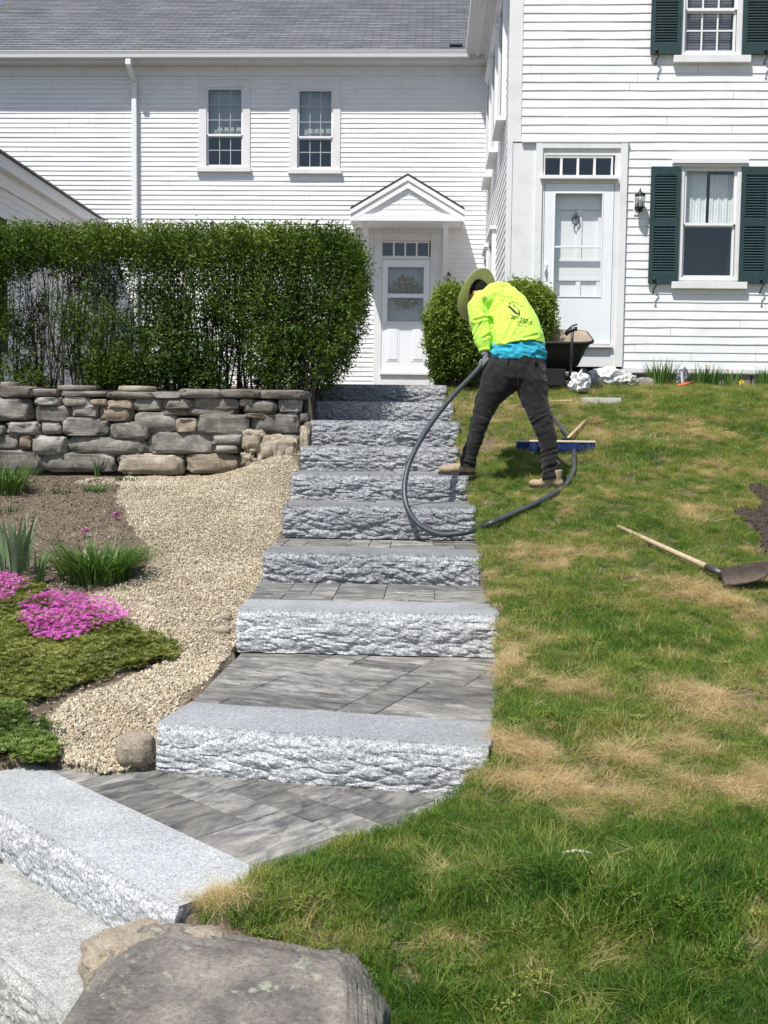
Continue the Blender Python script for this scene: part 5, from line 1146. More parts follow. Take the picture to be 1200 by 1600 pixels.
for px,py,l in ((133,833,'single small purple bloom above the round grassy clump'),(181,808,'single small purple bloom near the gravel edge below the wall')):
    p=PG(px,py+8); e=empty('purple_flower',p,l,'flower'); mb=MB(); q=Vector((p.x,p.y,p.z)); mb.tube([q,q+Vector((.004,0,.05))],.0025,5); mb.build('stalk',GM,e)
    N=26; Pn=np.array(q+Vector((.004,0,.055)))+rng.normal(0,.014,(N,3))*np.array([1,1,.6]); replicate('bloom',flv,np.array(flf),Pn,rotmats(N,rng.uniform(0,6,N),rng.uniform(0,1.2,N),rng.uniform(0,6,N)),np.full(N,.013),rng.uniform(0,1,N),PKM2,e)
# daffodil leaves along the foundation
for i,(px,n,h,rad,l) in enumerate([(1032,150,.42,.16,'upright leaf clump at the foundation left of the orange trowel'),(1100,150,.36,.17,'leaf clump with pale buds right of the orange trowel'),(1143,70,.30,.12,'thin leaf clump behind the yellow flower'),(1197,90,.34,.13,'leaf clump at the foundation by the right edge')]):
    c=PY(px,604,13.55); straps('daffodil_leaves',(c.x,c.y,.60),n,h,.014,rad,.35,GM,l,'plant',40+i)
WM=plain('faded_petal',(.62,.56,.42),.8,0,.1); YM=plain('yellow_petal',(.75,.60,.06),.7,0,.1)
for i,(px,py,m_,s_,l) in enumerate([(1158,597,YM,.034,'bright yellow flower low at the foundation'),(1104,573,WM,.022,'pale faded daffodil above the middle leaf clump'),(1137,580,WM,.026,'larger pale faded daffodil right of the middle leaf clump'),(1121,577,WM,.016,'small pale bud between two faded daffodils'),(1081,580,WM,.016,'small pale bud just right of the trowel')]):
    p=PY(px,py,13.35); e=empty('daffodil',p,l,'flower'); mb=MB(); mb.tube([(p.x,p.y+.05,.58),(p.x,p.y+.02,p.z-.03),(p.x,p.y,p.z)],.004,5); mb.build('stalk',GM,e)
    mb=MB()
    for k in range(6): a=k*math.pi/3; d=Vector((math.cos(a),-.35,math.sin(a)))*s_; t=Vector((-math.sin(a),0,math.cos(a)))*s_*.4; c=Vector(p); mb.add([c,c+d*.6+t,c+d*1.15,c+d*.6-t],[(0,1,2,3)])
    mb.lathe(p,[(s_*.2,0),(s_*.35,s_*.7),(s_*.3,s_*.72),(s_*.12,.1*s_)],8,axis=(0,-1,0)); mb.build('bloom',m_,e,recalc=False)
# tree behind the wing, showing at the top left corner
def tree(label,x,y,z0,h,cr,n,seed,lv,size=.16):
    e=empty('tree',(x,y,z0),label,'tree'); rr=random.Random(seed); mb=MB()
    mb.tube([(x,y,z0-.2),(x+.1,y,z0+h*.3),(x-.05,y+.1,z0+h*.6),(x,y,z0+h*.9)],[.32,.22,.14,.04],10)
    tips=[]
    for k in range(26):
        t=rr.uniform(.3,.85); a=rr.uniform(0,6.28); L=cr*rr.uniform(.6,1.1)*(1.1-abs(t-.55)); p=Vector((x,y,z0+h*t)); q=p+Vector((math.cos(a)*L,math.sin(a)*L,rr.uniform(.3,1.2)*h*.14))
        m=(p+q)/2+Vector((0,0,.2)); mb.tube([p,m,q],[.09*(1-t*.6),.05,.015],6,cap=False); tips+= [q,m]
    mb.build('trunk',BARK,e,recalc=False)
    T=np.array([list(q) for q in tips]); C=np.repeat(T,n//len(T),0); C=C+rng.normal(0,cr*.16,C.shape)
    tt=np.clip(rng.normal(.45,.2,len(C))+(C[:,2]-z0-h*.6)*.05,0,1)
    replicate('crown',leafv,np.array(leaff),C,orient(len(C),0,0,0),rng.uniform(.6,1.3,len(C))*size,tt,lv,e)
    return e
TL=leafmat('spring_leaf',(.03,.045,.012),(.085,.10,.028),(.20,.19,.07),.35,.5)
c=PY(15,12,31); tree('leafy tree behind the roof of the white wing at the top left corner',c.x-1.6,31,.5,14.5,4.2,9000,4,TL,.22)
# ------------------------------------------------------------------ worker
def loft(mb,rings,n=22,mi=0):
    """rings: (px,py,Y,half width in photo px,half depth in m); closed tube whose sections stay perpendicular to its axis"""
    C=[PY(a,b,Y) for a,b,Y,_,_ in rings]; vs=[];fs=[]
    for i,(a,b,Y,w_,d_) in enumerate(rings):
        t=(C[min(i+1,len(C)-1)]-C[max(i-1,0)]).normalized(); s=Vector((t.z,0,-t.x)); 
        if s.length<1e-3: s=Vector((1,0,0))
        s.normalize(); f=t.cross(s).normalized(); r=w_*Y/F
        for k in range(n): an=2*math.pi*k/n; vs.append(C[i]+s*math.cos(an)*r+f*math.sin(an)*d_)
    for i in range(len(rings)-1):
        for k in range(n): fs.append((i*n+k,i*n+(k+1)%n,(i+1)*n+(k+1)%n,(i+1)*n+k))
    fs.append(tuple(range(n-1,-1,-1))); fs.append(tuple((len(rings)-1)*n+k for k in range(n)))
    mb.add(vs,fs,mi,True)
def ellipsoid(mb,c,ax,ay,az,n=14):
    c=Vector(c);ax,ay,az=Vector(ax),Vector(ay),Vector(az);vs=[];fs=[]
    for i in range(n+1):
        th=math.pi*i/n
        for k in range(n*2): ph=math.pi*k/n; vs.append(c+ax*math.sin(th)*math.cos(ph)+ay*math.sin(th)*math.sin(ph)+az*math.cos(th)*.9999)
    m=n*2
    for i in range(n):
        for k in range(m): fs.append((i*m+k,i*m+(k+1)%m,(i+1)*m+(k+1)%m,(i+1)*m+k))
    mb.add(vs,fs,0,True)
def fuse(name,mb,mats,parent,voxel=.008,smooth=4,fn=None,open_=None):
    me=mb.mesh(name+'_raw'); bm=bmesh.new(); bm.from_mesh(me); bmesh.ops.remove_doubles(bm,verts=bm.verts,dist=1e-5); bmesh.ops.recalc_face_normals(bm,faces=bm.faces); bm.to_mesh(me); bm.free()
    t=bpy.data.objects.new('tmp',me); COL.objects.link(t); r=t.modifiers.new('r','REMESH'); r.mode='VOXEL'; r.voxel_size=voxel; r.use_smooth_shade=True
    s=t.modifiers.new('s','SMOOTH'); s.factor=.6; s.iterations=smooth
    dg=bpy.context.evaluated_depsgraph_get(); out=bpy.data.meshes.new_from_object(t.evaluated_get(dg)); bpy.data.objects.remove(t); out.name=name
    if fn:
        out.update(); nrm=[v.normal.copy() for v in out.vertices]
        for v,nn in zip(out.vertices,nrm): v.co+=nn*fn(v.co)
    out.polygons.foreach_set('use_smooth',[True]*len(out.polygons)); out.update(); return link(name,out,mats,parent)
def cloth(name,col,rough=.85,var=.08,sc=9,b=.25,weave=400):
    m,nt,bs=newmat(name); t=NT(nt); p=t.geo(); n=t.noise(p,sc,5,.6)
    t.lk(t.ramp(n,[(.3,tuple(x*(1-var) for x in col)),(.7,tuple(min(1,x*(1+var)) for x in col))]),bs.inputs['Base Color']); bs.inputs['Roughness'].default_value=rough; bs.inputs['Specular IOR Level'].default_value=.2
    bs.inputs['Sheen Weight'].default_value=.15
    t.lk(t.bump(t.math('ADD',t.noise(p,30,4,.6),t.math('MULTIPLY',t.noise(p,weave,2),.3)),b,.01),bs.inputs['Normal']); return m
NEON=cloth('neon_fleece',(.52,.86,.10),.8,.03,6,.12); TEAL=cloth('teal_jersey',(.03,.36,.50),.85,.12,12,.4); PANT=cloth('charcoal_canvas',(.014,.013,.0135),.85,.4,14,.4)
SKIN=plain('skin',(.42,.24,.17),.5,0,.08); HAIR=plain('dark_hair',(.013,.010,.008),.9,0,.3,60,spec=.1); GLOVE=cloth('grey_work_glove',(.16,.17,.18),.8,.15); LEATHER=plain('tan_nubuck',(.33,.25,.165),.8,0,.2,22,.4,60); SOLE=plain('dark_sole',(.035,.032,.03),.8,0,.2)
STRAWM=plain('hat_canvas',(.64,.52,.36),.85,0,.08,20,.3,250)
man=empty('person',PY(790,742,8.8),'worker in neon yellow hoodie and wide brimmed hat bending over the steps with a hose','person')
HC=PY(748,461,9.13)     # head centre
fwd=Vector((-.52,.30,-.80)).normalized()   # where the face points: down, left and away
up_=Vector((-.70,.64,.32)).normalized(); up_=(up_-fwd*up_.dot(fwd)).normalized(); rt=fwd.cross(up_).normalized()
mb=MB()
ellipsoid(mb,HC+up_*.02-fwd*.01,rt*.076,fwd*.095,up_*.105)           # skull
ellipsoid(mb,HC-up_*.055+fwd*.035,rt*.055,fwd*.060,up_*.065)         # jaw
ellipsoid(mb,HC-up_*.03+fwd*.105,rt*.013,fwd*.022,up_*.024)          # nose
ellipsoid(mb,HC-up_*.072+fwd*.090,rt*.026,fwd*.012,up_*.010)         # lips
for s in (-1,1):
    ellipsoid(mb,HC+rt*s*.078-up_*.02-fwd*.005,rt*.010,fwd*.020,up_*.033) # ears
    ellipsoid(mb,HC+rt*s*.032+up_*.005+fwd*.082,rt*.016,fwd*.012,up_*.009)   # eyelids
    ellipsoid(mb,HC+rt*s*.032+up_*.022+fwd*.086,rt*.024,fwd*.010,up_*.007)   # brows
loft(mb,[(750,462,9.12,9,.055),(762,466,9.10,11,.058),(774,472,9.08,20,.07),(788,485,9.05,24,.09),(800,510,8.98,23,.095),(806,535,8.92,28,.10),(808,560,8.88,34,.115),(808,580,8.86,36,.12)])
loft(mb,[(796,575,8.86,24,.10),(783,594,8.84,22,.09),(763,626,8.82,14,.075),(752,654,8.80,10,.06),(743,684,8.79,8,.055),(734,712,8.79,7,.045),(731,732,8.79,7,.045)])
loft(mb,[(820,575,8.86,24,.10),(830,598,8.82,20,.09),(838,627,8.78,16,.075),(847,655,8.74,13,.06),(855,683,8.72,10,.055),(859,712,8.71,8,.045),(862,745,8.70,7,.045)])
loft(mb,[(772,468,9.05,16,.06),(751,473,9.00,13,.06),(747,492,8.97,10,.05),(751,514,8.93,8.5,.042),(756,535,8.90,7,.035),(758,550,8.88,5.5,.026)])
loft(mb,[(795,474,9.15,16,.06),(806,486,9.28,12,.055),(797,512,9.26,9,.045),(781,537,9.15,8,.04),(771,555,9.02,6,.03)])
body=fuse('body',mb,SKIN,man,.0065,2)
# hair
mb=MB(); ellipsoid(mb,HC+up_*.030-fwd*.022,rt*.083,fwd*.094,up_*.104); ellipsoid(mb,HC-up_*.045-fwd*.045,rt*.062,fwd*.055,up_*.055)
fuse('hair',mb,HAIR,man,.007,1,lambda c: noise.noise(c*120)*.003)
# hat
hn=Vector((-.70,.64,.32)).normalized(); hx=Vector((.42,0,.91)); hx=(hx-hn*hx.dot(hn)).normalized(); hy=hn.cross(hx); bc_=PY(744,460,9.17); V=[];Fc=[];n=64
prof=[(.090,.0,0),(.10,.002,0),(.15,.004,0),(.19,-.004,0),(.222,-.016,0),(.2255,-.014,0),(.222,-.011,0),(.19,.002,0),(.15,.010,0),(.10,.009,0),(.093,.012,0),(.090,.05,1),(.086,.085,1),(.075,.105,1),(.05,.112,1),(.03,.106,1),(.0005,.104,1)]
for (r,h_,c_) in prof:
    for k in range(n):
        a=2*math.pi*k/n; rr_=r*(1+.02*math.sin(2*a+.5)); wv=(.010*math.sin(2*a+1.0)+.004*math.sin(5*a))*max(0,(r-.09))/.13 if not c_ else 0
        V.append(tuple(bc_+hx*math.cos(a)*rr_*1.0+hy*math.sin(a)*rr_+hn*(h_+wv)))
for i in range(len(prof)-1):
    for k in range(n): Fc.append((i*n+k,i*n+(k+1)%n,(i+1)*n+(k+1)%n,(i+1)*n+k))
me=bpy.data.meshes.new('hat'); me.from_pydata(V,[],Fc); me.polygons.foreach_set('use_smooth',[True]*len(Fc)); hat=link('hat',me,STRAWM,man)
mb=MB(); mb.tube([bc_+hx*math.cos(a)*.0925+hy*math.sin(a)*.0925+hn*.022 for a in np.linspace(0,2*math.pi,40)],.009,6,cap=False); mb.build('hat_band',plain('hat_band',(.05,.04,.03),.8),hat)
# trousers
def seg(c,a,b):    # distance helper
    ab=b-a; t=max(0,min(1,(c-a).dot(ab)/ab.length_squared)); return (c-(a+ab*t)).length,t
def ridge(v): return 1-abs(noise.noise(v))*2.2
def pantfold(c):
    d=noise.fractal(Vector((c.x*8,c.y*8,c.z*9)),1,2,3)*.007
    low=max(0,min(1,(-.02-c.z)/.22)); knee=math.exp(-((c.z-.14)/.07)**2); seat=max(0,min(1,(c.z-.34)/.12))
    w=Vector((c.x*7+noise.noise(c*5)*.8,c.y*7,c.z*24+c.x*(6 if c.x<PY(805,650,8.8).x else -8)))
    d+=(ridge(w)-.5)*(.0025+.009*low+.0045*knee)
    d+=(ridge(Vector((c.x*22+c.z*12,c.y*10,c.z*9)))-.5)*.004
    xs_=PY(806,600,8.8).x; d-=.012*seat*math.exp(-((c.x-xs_)/.012)**2)*(c.y<8.85)
    return d
mb=MB()
loft(mb,[(809.5,556,8.87,42,.135),(809,566,8.87,44,.145),(807,580,8.86,46,.155),(806,594,8.85,46,.15),(804,602,8.85,40,.12)],28)
loft(mb,[(798,570,8.87,34,.13),(785,590,8.85,31,.13),(775,603,8.84,27,.12),(762,627,8.82,18.5,.095),(752,655,8.80,14.5,.078),(743.5,683,8.79,12,.070),(735,708,8.79,12.6,.066),(731,722,8.79,13.6,.070),(730,729,8.79,13.6,.070)],24)
loft(mb,[(816,570,8.87,34,.13),(826,590,8.83,28,.13),(832,603,8.81,24.5,.12),(836,627,8.78,20.5,.10),(846,655,8.74,18,.085),(855,683,8.72,14.5,.075),(858.5,712,8.71,13.5,.070),(861.5,738,8.70,14,.072),(862,747,8.70,14,.072)],24)
tr_=fuse('trousers',mb,PANT,man,.0065,3,pantfold)
mb=MB(); lp=PY(836,566,8.70)
for (px,py) in ((836,562),(793,564)):
    mb=MB(); p=PY(px,py,8.725); mb.obox(p,(.008,0,0),(0,.012,0),(0,0,.024)); mb.build('belt_loop',PANT,tr_,bevel=.002)
# teal shirt tail
def tealfold(c): return noise.fractal(Vector((c.x*12,c.y*12,c.z*16)),1,2,3)*.006+(ridge(Vector((c.x*9+c.z*14,c.y*8,c.z*16-c.x*8)))-.5)*.014
mb=MB(); loft(mb,[(809,562,8.875,43,.145),(809,556,8.875,44,.15),(811,545,8.885,42.5,.15),(811,532,8.90,38,.145),(808,515,8.93,32,.13)],28)
fuse('t_shirt',mb,TEAL,man,.006,2,tealfold)
# hoodie
CREASE=[((768,512),(757,470),.020,.016),((770,545),(768,500),.018,.020),((803,500),(786,535),.016,.009),((795,495),(780,520),.013,.007),((812,508),(800,528),.012,.006),((790,470),(772,487),.018,.007),((742,500),(764,497),.010,.013),((741,525),(752,505),.009,.008),((838,525),(815,532),.012,.006),((756,528),(768,522),.010,.008),((783,462),(800,468),.012,.012),((775,535),(790,510),.011,.006),((826,500),(806,520),.010,.005),((745,480),(757,492),.012,.006)]
CR3=[(PY(a[0],a[1],8.85),PY(b[0],b[1],8.95),w_,d_) for a,b,w_,d_ in CREASE]
def hoodfold(c):
    d=noise.fractal(Vector((c.x*7,c.y*7,c.z*7)),1,2,3)*.006
    if c.y<9.06:
        for a,b,w_,dp in CR3:
            ax,az,bx,bz=a.x,a.z,b.x,b.z; vx,vz=bx-ax,bz-az; t=max(0,min(1,((c.x-ax)*vx+(c.z-az)*vz)/(vx*vx+vz*vz))); r=math.hypot(c.x-ax-vx*t,c.z-az-vz*t)+noise.noise(c*22)*.004
            d-=dp*math.exp(-(r/w_)**2)*.9-dp*.45*math.exp(-((r-w_*1.7)/w_)**2)
    return d
mb=MB()
loft(mb,[(809,547,8.885,40.5,.155),(810,540,8.89,41.5,.16),(809,528,8.90,39.5,.155),(806,512,8.93,36,.15),(800,497,8.97,34.5,.145),(792,483,9.02,33,.14),(783,472,9.06,29,.13),(772,463,9.09,19,.10),(764,460,9.10,12,.08)],28)
loft(mb,[(782,474,9.04,20,.10),(765,469,9.03,17,.095),(753,471,9.00,17,.09),(747,480,8.98,16,.085),(748,494,8.95,15.5,.082),(750,503,8.94,16.5,.085),(753,514,8.93,15.5,.078),(755,527,8.91,14.5,.068),(756.5,538,8.90,12.5,.055),(757.5,545,8.89,9.5,.045),(758,549,8.885,9.5,.044)],22)
loft(mb,[(790,474,9.12,22,.09),(806,482,9.24,17,.08),(803,500,9.27,15,.075),(794,520,9.24,14,.07),(781,540,9.13,11,.055),(773,552,9.04,8.5,.042)],22)
# hood lying bunched on the shoulders
loft(mb,[(758,460,9.03,7,.05),(768,454,9.02,9,.06),(780,449.5,9.03,9.5,.06),(791,451,9.05,9,.058),(797,457,9.07,6,.045)],18)
loft(mb,[(768,460,8.98,7,.04),(780,458,8.98,9,.045),(791,461,9.0,8,.04)],18)
hd=fuse('hoodie',mb,NEON,man,.0060,2,hoodfold)
# diagonal hem: the hoodie rides up at the right side
bm=bmesh.new(); bm.from_mesh(hd.data); a=PY(767,560,8.8); b=PY(806,535,8.8); c=PY(850,535,8.8)
def hemz(x):
    t=(x-a.x)/(b.x-a.x); 
    if x<b.x: return a.z+(b.z-a.z)*(1-(1-max(0,t))**1.8)
    return b.z+.012*math.sin((x-b.x)/(c.x-b.x)*math.pi)
dl=[v for v in bm.verts if v.co.z<hemz(v.co.x) and v.co.x>PY(767,550,8.9).x and v.co.y<9.2]
bmesh.ops.delete(bm,geom=dl,context='VERTS'); bm.to_mesh(hd.data); bm.free()
so_=hd.modifiers.new('thick','SOLIDIFY'); so_.thickness=.006; so_.offset=0
# lettering and emblem on the back, laid on the cloth
from mathutils.bvhtree import BVHTree
bvh=BVHTree.FromPolygons([v.co.copy() for v in hd.data.vertices],[tuple(p.vertices) for p in hd.data.polygons])
INK=plain('dark_print',(.03,.05,.012),.8)
def onto(px,py,off=.0045):
    r=ray(px,py).normalized(); h=bvh.ray_cast(Vector((0,0,0)),r)
    return (h[0]-r*off) if h[0] is not None else None
def print_mesh(name,V2,F2):
    V=[];ok=[];mp={}
    for i,(a,b) in enumerate(V2):
        p=onto(a,b)
        if p is not None: mp[i]=len(V); V.append(tuple(p))
    Fc=[tuple(mp[i] for i in f) for f in F2 if all(i in mp for i in f)]
    if not Fc: return
    me=bpy.data.meshes.new(name); me.from_pydata(V,[],Fc); link(name,me,INK,hd)
def text2d(s,org,ex,ey,size,bold=0.0):
    cu=bpy.data.curves.new('t','FONT'); cu.body=s; cu.size=1; cu.resolution_u=2; cu.offset=bold; ob=bpy.data.objects.new('t',cu); COL.objects.link(ob); dg=bpy.context.evaluated_depsgraph_get(); me=bpy.data.meshes.new_from_object(ob.evaluated_get(dg))
    bm=bmesh.new(); bm.from_mesh(me); bmesh.ops.subdivide_edges(bm,edges=[e for e in bm.edges if e.calc_length()>.25],cuts=2); bm.verts.index_update()
    V=[(org[0]+v.co.x*size*ex[0]+v.co.y*size*ey[0],org[1]+v.co.x*size*ex[1]+v.co.y*size*ey[1]) for v in bm.verts]; Fs=[tuple(v.index for v in f.verts) for f in bm.faces]; bm.free(); bpy.data.objects.remove(ob); return V,Fs
print_mesh('back_print_name',*text2d('EW Landscaping',(786.0,467.5),(.93,.36),(.30,-.95),6.0,.012))
print_mesh('back_print_number',*text2d('207 502-9',(797.0,497.5),(.95,.26),(.25,-1.0),8.8,.035))
print_mesh('back_print_line',*text2d('landscaping & stonework',(807.0,503.2),(.97,.20),(.2,-1),2.9,.02))
print_mesh('back_print_line',*text2d('fully insured',(809.0,508.4),(.97,.17),(.2,-1),2.9,.02))
def quad(pts,nsub=6):
    V=[];Fs=[]; A,B,C_,D=[Vector((*p,0)) for p in pts]
    for j in range(nsub+1):
        for i in range(nsub+1): u,v=i/nsub,j/nsub; p=A*(1-u)*(1-v)+B*u*(1-v)+C_*u*v+D*(1-u)*v; V.append((p.x,p.y))
    for j in range(nsub):
        for i in range(nsub): q=j*(nsub+1)+i; Fs.append((q,q+1,q+nsub+2,q+nsub+1))
    return V,Fs
EV=[];EF=[]
for q in ([(792.5,474.5),(796,474),(799,472),(797,476)],[(793.4,479),(797,477.5),(806,486),(804,490)],[(793.4,479),(795,477),(798,479),(795,482)],[(804,490),(806,486),(812,491),(812.5,494)],[(812.6,494),(810,491),(810,484),(812.5,486)],[(810,484),(812.5,486),(808,479.5),(806.5,480.5)],[(801,476),(803,475),(805.5,479.5),(803.5,480)]):
    v_,f_=quad(q,4); b_=len(EV); EV+=v_; EF+=[tuple(b_+i for i in f) for f in f_]
print_mesh('back_emblem',EV,EF)
# boots
def boot(heel,dr,L,label=None,seed=1):
    d=Vector((dr[0],dr[1],0)).normalized(); s=Vector((-d.y,d.x,0)); u=Vector((0,0,1)); h=Vector(heel)
    mb=MB(); ellipsoid(mb,h+d*.05*L/.3+u*.055,d*.055,s*.040,u*.045); ellipsoid(mb,h+d*.13*L/.3+u*.055,d*.09,s*.040,u*.042); ellipsoid(mb,h+d*.225*L/.3+u*.042,d*.075,s*.048,u*.034); ellipsoid(mb,h+d*.25*L/.3+u*.045,d*.048,s*.044,u*.034)
    mb.tube([h+d*.055+u*.05,h+d*.05+u*.16],[.046,.050],16)
    b=fuse('boot',mb,LEATHER,man,.006,3,lambda c: noise.noise(c*40)*.002)
    mb=MB(); n=20; outl=[]
    for k in range(n):
        a=2*math.pi*k/n; x=math.cos(a); y=math.sin(a); lx=.15+.152*x; wy=(.036+.012*max(0,x))*y
        outl.append(h+d*lx*L/.3+s*wy)
    vs=[p+u*.0 for p in outl]+[p+u*.026+ (p-(h+d*.15))*.0 for p in outl]; mb.add(vs,[tuple(range(n-1,-1,-1)),tuple(range(n,2*n))]+[(i,(i+1)%n,n+(i+1)%n,n+i) for i in range(n)]); mb.build('sole',SOLE,b,bevel=.003)
    mb=MB()
    for k in range(5):
        q=h+d*(.105+.022*k)*L/.3+u*(.108-.009*k); mb.tube([q-s*.022,q+u*.006,q+s*.022],.0028,5)
    mb.build('laces',SOLE,b)
p=PY(743,741,8.80); boot((p.x,8.80,-.316),(-1,.02),.30)
p=PY(878,755,8.68); gz_=float(terr(p.x,8.7))+.005; boot((p.x-.0,8.66,gz_),(-.80,.42),.28)
# gloved hands round the hose
def hand(c,axis,wrist,label=None,sgn=1):
    c=Vector(c); a=Vector(axis).normalized(); w_=(Vector(wrist)-c).normalized(); o=a.cross(w_).normalized(); mb=MB()
    mb.tube([Vector(wrist),c+w_*.055],[.031,.033],14)
    ellipsoid(mb,c+w_*.035-o*.016*sgn,a*.042,o*.017,w_*.050)
    for k,(off,L) in enumerate(((.033,.9),(.011,1.0),(-.011,.95),(-.032,.78))):     # four fingers curl round the hose
        R0=.031; pts=[]
        for j in range(8): t=-.2+(3.9*L)*j/7; pts.append(c+a*(off+.002*math.sin(t))+(-o*sgn*math.cos(t)-w_*math.sin(t)*1.0)*R0)
        mb.tube(pts,[.0105,.0105,.0105,.010,.0098,.0095,.009,.008],10)
    pts=[c+w_*.05+a*.036+o*.004*sgn,c+w_*.030+a*.054+o*.014*sgn,c+w_*.008+a*.055+o*.028*sgn,c-w_*.012+a*.044+o*.034*sgn]; mb.tube(pts,[.013,.012,.0115,.009],10)   # thumb
    return fuse('glove',mb,GLOVE,man,.0042,2,lambda q: noise.noise(q*60)*.0012)
hp=PY(756.5,566,8.86); hand(hp,(PY(735,590,8.78)-hp),PY(758,549,8.885))
hp2=PY(768,556,9.00); hand(hp2,(hp-hp2),PY(772,545,9.06),sgn=-1)
# ------------------------------------------------------------------ hose
def spline(P,m=10):
    P=[Vector(p) for p in P]; out=[]
    for i in range(len(P)-1):
        p0=P[max(i-1,0)];p1=P[i];p2=P[i+1];p3=P[min(i+2,len(P)-1)]
        for k in range(m): t=k/m; out.append(.5*((2*p1)+(-p0+p2)*t+(2*p0-5*p1+4*p2-p3)*t*t+(-p0+3*p1-3*p2+p3)*t**3))
    out.append(P[-1]); return out
def G(px,py,h=.034):
    """point h above the bumpy ground seen at this pixel"""
    r=ray(px,py); r=r/r.y; ys=np.linspace(2,15,4000); zz=terr(r.x*ys,ys)+bumps(r.x*ys,ys)+h-r.z*ys; i=int(np.argmax(zz>0)); return Vector((r.x*ys[i],ys[i],r.z*ys[i]))
HP=[PY(790,535,9.25),PY(778,548,9.12),PY(768,556,9.00),PY(756.5,566,8.86),PY(738,587,8.75),PY(708,618,8.60),PY(676,658,8.42),PY(648,704,8.22),PY(634,745,8.06),PY(634,785,7.92),PY(652,817,7.84),PY(684,834,7.80),PY(715,834,7.80),PY(738,829,7.80)]
HP+=[G(768,817,.05),G(798,804,.042),G(832,789),G(862,773),G(884,757),G(895,738),G(897,718),G(897,704,.035),G(893,690,.03),G(880,672),G(866,655),G(850,640),G(838,634)]
HM=plain('rubber_hose',(.045,.055,.062),.42,0,.2,10,.1,80,.5)
mb=MB(); mb.tube(spline(HP,8),.0205,14); hs=mb.build('water_hose',HM); tag(hs,'thick dark grey hose looping from the gloved hand over the steps and grass','hose')
# ------------------------------------------------------------------ push broom
BY=PG(868,709); by=BY.y; L_=PY(806,699,by); R2=PY(930,701,by); cxm=(L_.x+R2.x)/2; hw=(R2.x-L_.x)/2; zb=BY.z+.012; zt=PY(868,689,by).z
br=empty('push_broom',(cxm,by,zb),'push broom with blue bristles and pale wooden head lying behind the worker','broom')
mb=MB(); mb.box(cxm-hw,cxm+hw,by-.035,by+.035,zt-.014,zt+.006); hdw=mb.build('broom_head',plain('pale_wood',(.62,.52,.38),.7,0,.12,30),br,bevel=.006)
N=5200; x=rng.uniform(cxm-hw+.006,cxm+hw-.006,N); y=rng.uniform(by-.032,by+.032,N); V=np.array([(0,0,0),(.0022,0,0),(.0011,0,-1.0)]); 
P_=np.stack([x,y,np.full(N,zt-.012)],1); bl=leafmat('blue_bristle',(.012,.03,.15),(.03,.07,.32),(.07,.14,.50),.1,.5)
Mx=rotmats(N,rng.uniform(0,3,N),np.abs(rng.normal(.0,.16,N)),rng.uniform(0,6.3,N)); Ln=(zt-zb)*rng.uniform(.82,1.03,N)
W_=np.einsum('nij,kj->nki',Mx,V*np.array([1,1,0])); tip=np.einsum('nij,j->ni',Mx,np.array([0,0,-1.]))*Ln[:,None]; W_[:,2,:]+=tip; VV=(W_+P_[:,None,:]).reshape(-1,3)
me=np_mesh('bristles',VV,np.arange(N*3).reshape(-1,3),np.repeat(rng.uniform(0,1,N),3)); link('bristles',me,bl,br)
mb=MB(); mb.box(cxm-hw+.01,cxm+hw-.01,by-.026,by+.026,zb+.025,zt-.014); mb.build('bristle_core',plain('bristle_core',(.008,.015,.07),.9),br)
he=G(915,657,.03); hs_=Vector((PY(884,688,by).x,by+.0,zt+.005)); mb=MB(); mb.tube([hs_,(hs_+he)/2,he],[.0135,.0135,.013],10); mb.build('broom_handle',plain('ash_handle',(.50,.38,.22),.6,0,.15,20),br)
mb=MB(); mb.box(hs_.x-.03,hs_.x+.03,by-.02,by+.02,zt+.0065,zt+.03); mb.build('handle_socket',M['black'],br,bevel=.004)
# ------------------------------------------------------------------ shovel
sv=empty('shovel',PG(1110,890),'shovel with worn wooden handle and rusty blade lying on the lawn near the dug soil','shovel')
A0=G(966,823,.03); B0=G(1112,889,.07); mb=MB(); mb.tube([A0,A0+(B0-A0)*.5,B0],[.016,.0165,.018],12); mb.build('handle',plain('worn_shovel_wood',(.44,.34,.22),.7,0,.2,25,.3,60),sv)
d=(B0-A0).normalized(); mb=MB(); mb.tube([B0-d*.05,B0+d*.03,B0+d*.10],[.021,.022,.017],12); mb.build('socket',plain('shovel_socket',(.10,.095,.09),.5,.6,.2),sv)
RUST=plain('rusty_steel',(.06,.042,.032),.6,.5,.35,14,.3)
nu,nv=16,14; V=[];Fs=[]
st_=B0+d*.08; dd=Vector((.93,-.10,.10)).normalized(); sd_=Vector((.06,.93,.30)).normalized(); nn=dd.cross(sd_).normalized()
for j in range(nv+1):
    t=j/nv; wd=.125*(1-.0*t)*(1 if t<.55 else math.sqrt(max(0,1-((t-.55)/.47)**2)))
    for i in range(nu+1):
        s=(i/nu-.5)*2; q=st_+dd*(.31*t)+sd_*(wd*s)-nn*(-.045*(1-s*s)*(1-.4*t))+nn*(-.035+.05*t*t); V.append(q)
for j in range(nv):
    for i in range(nu): a_=j*(nu+1)+i; Fs.append((a_,a_+1,a_+nu+2,a_+nu+1))
mb=MB(); mb.add(V,Fs,0,True); bld=mb.build('blade',RUST,sv,recalc=False); q=bld.modifiers.new('t','SOLIDIFY'); q.thickness=.003
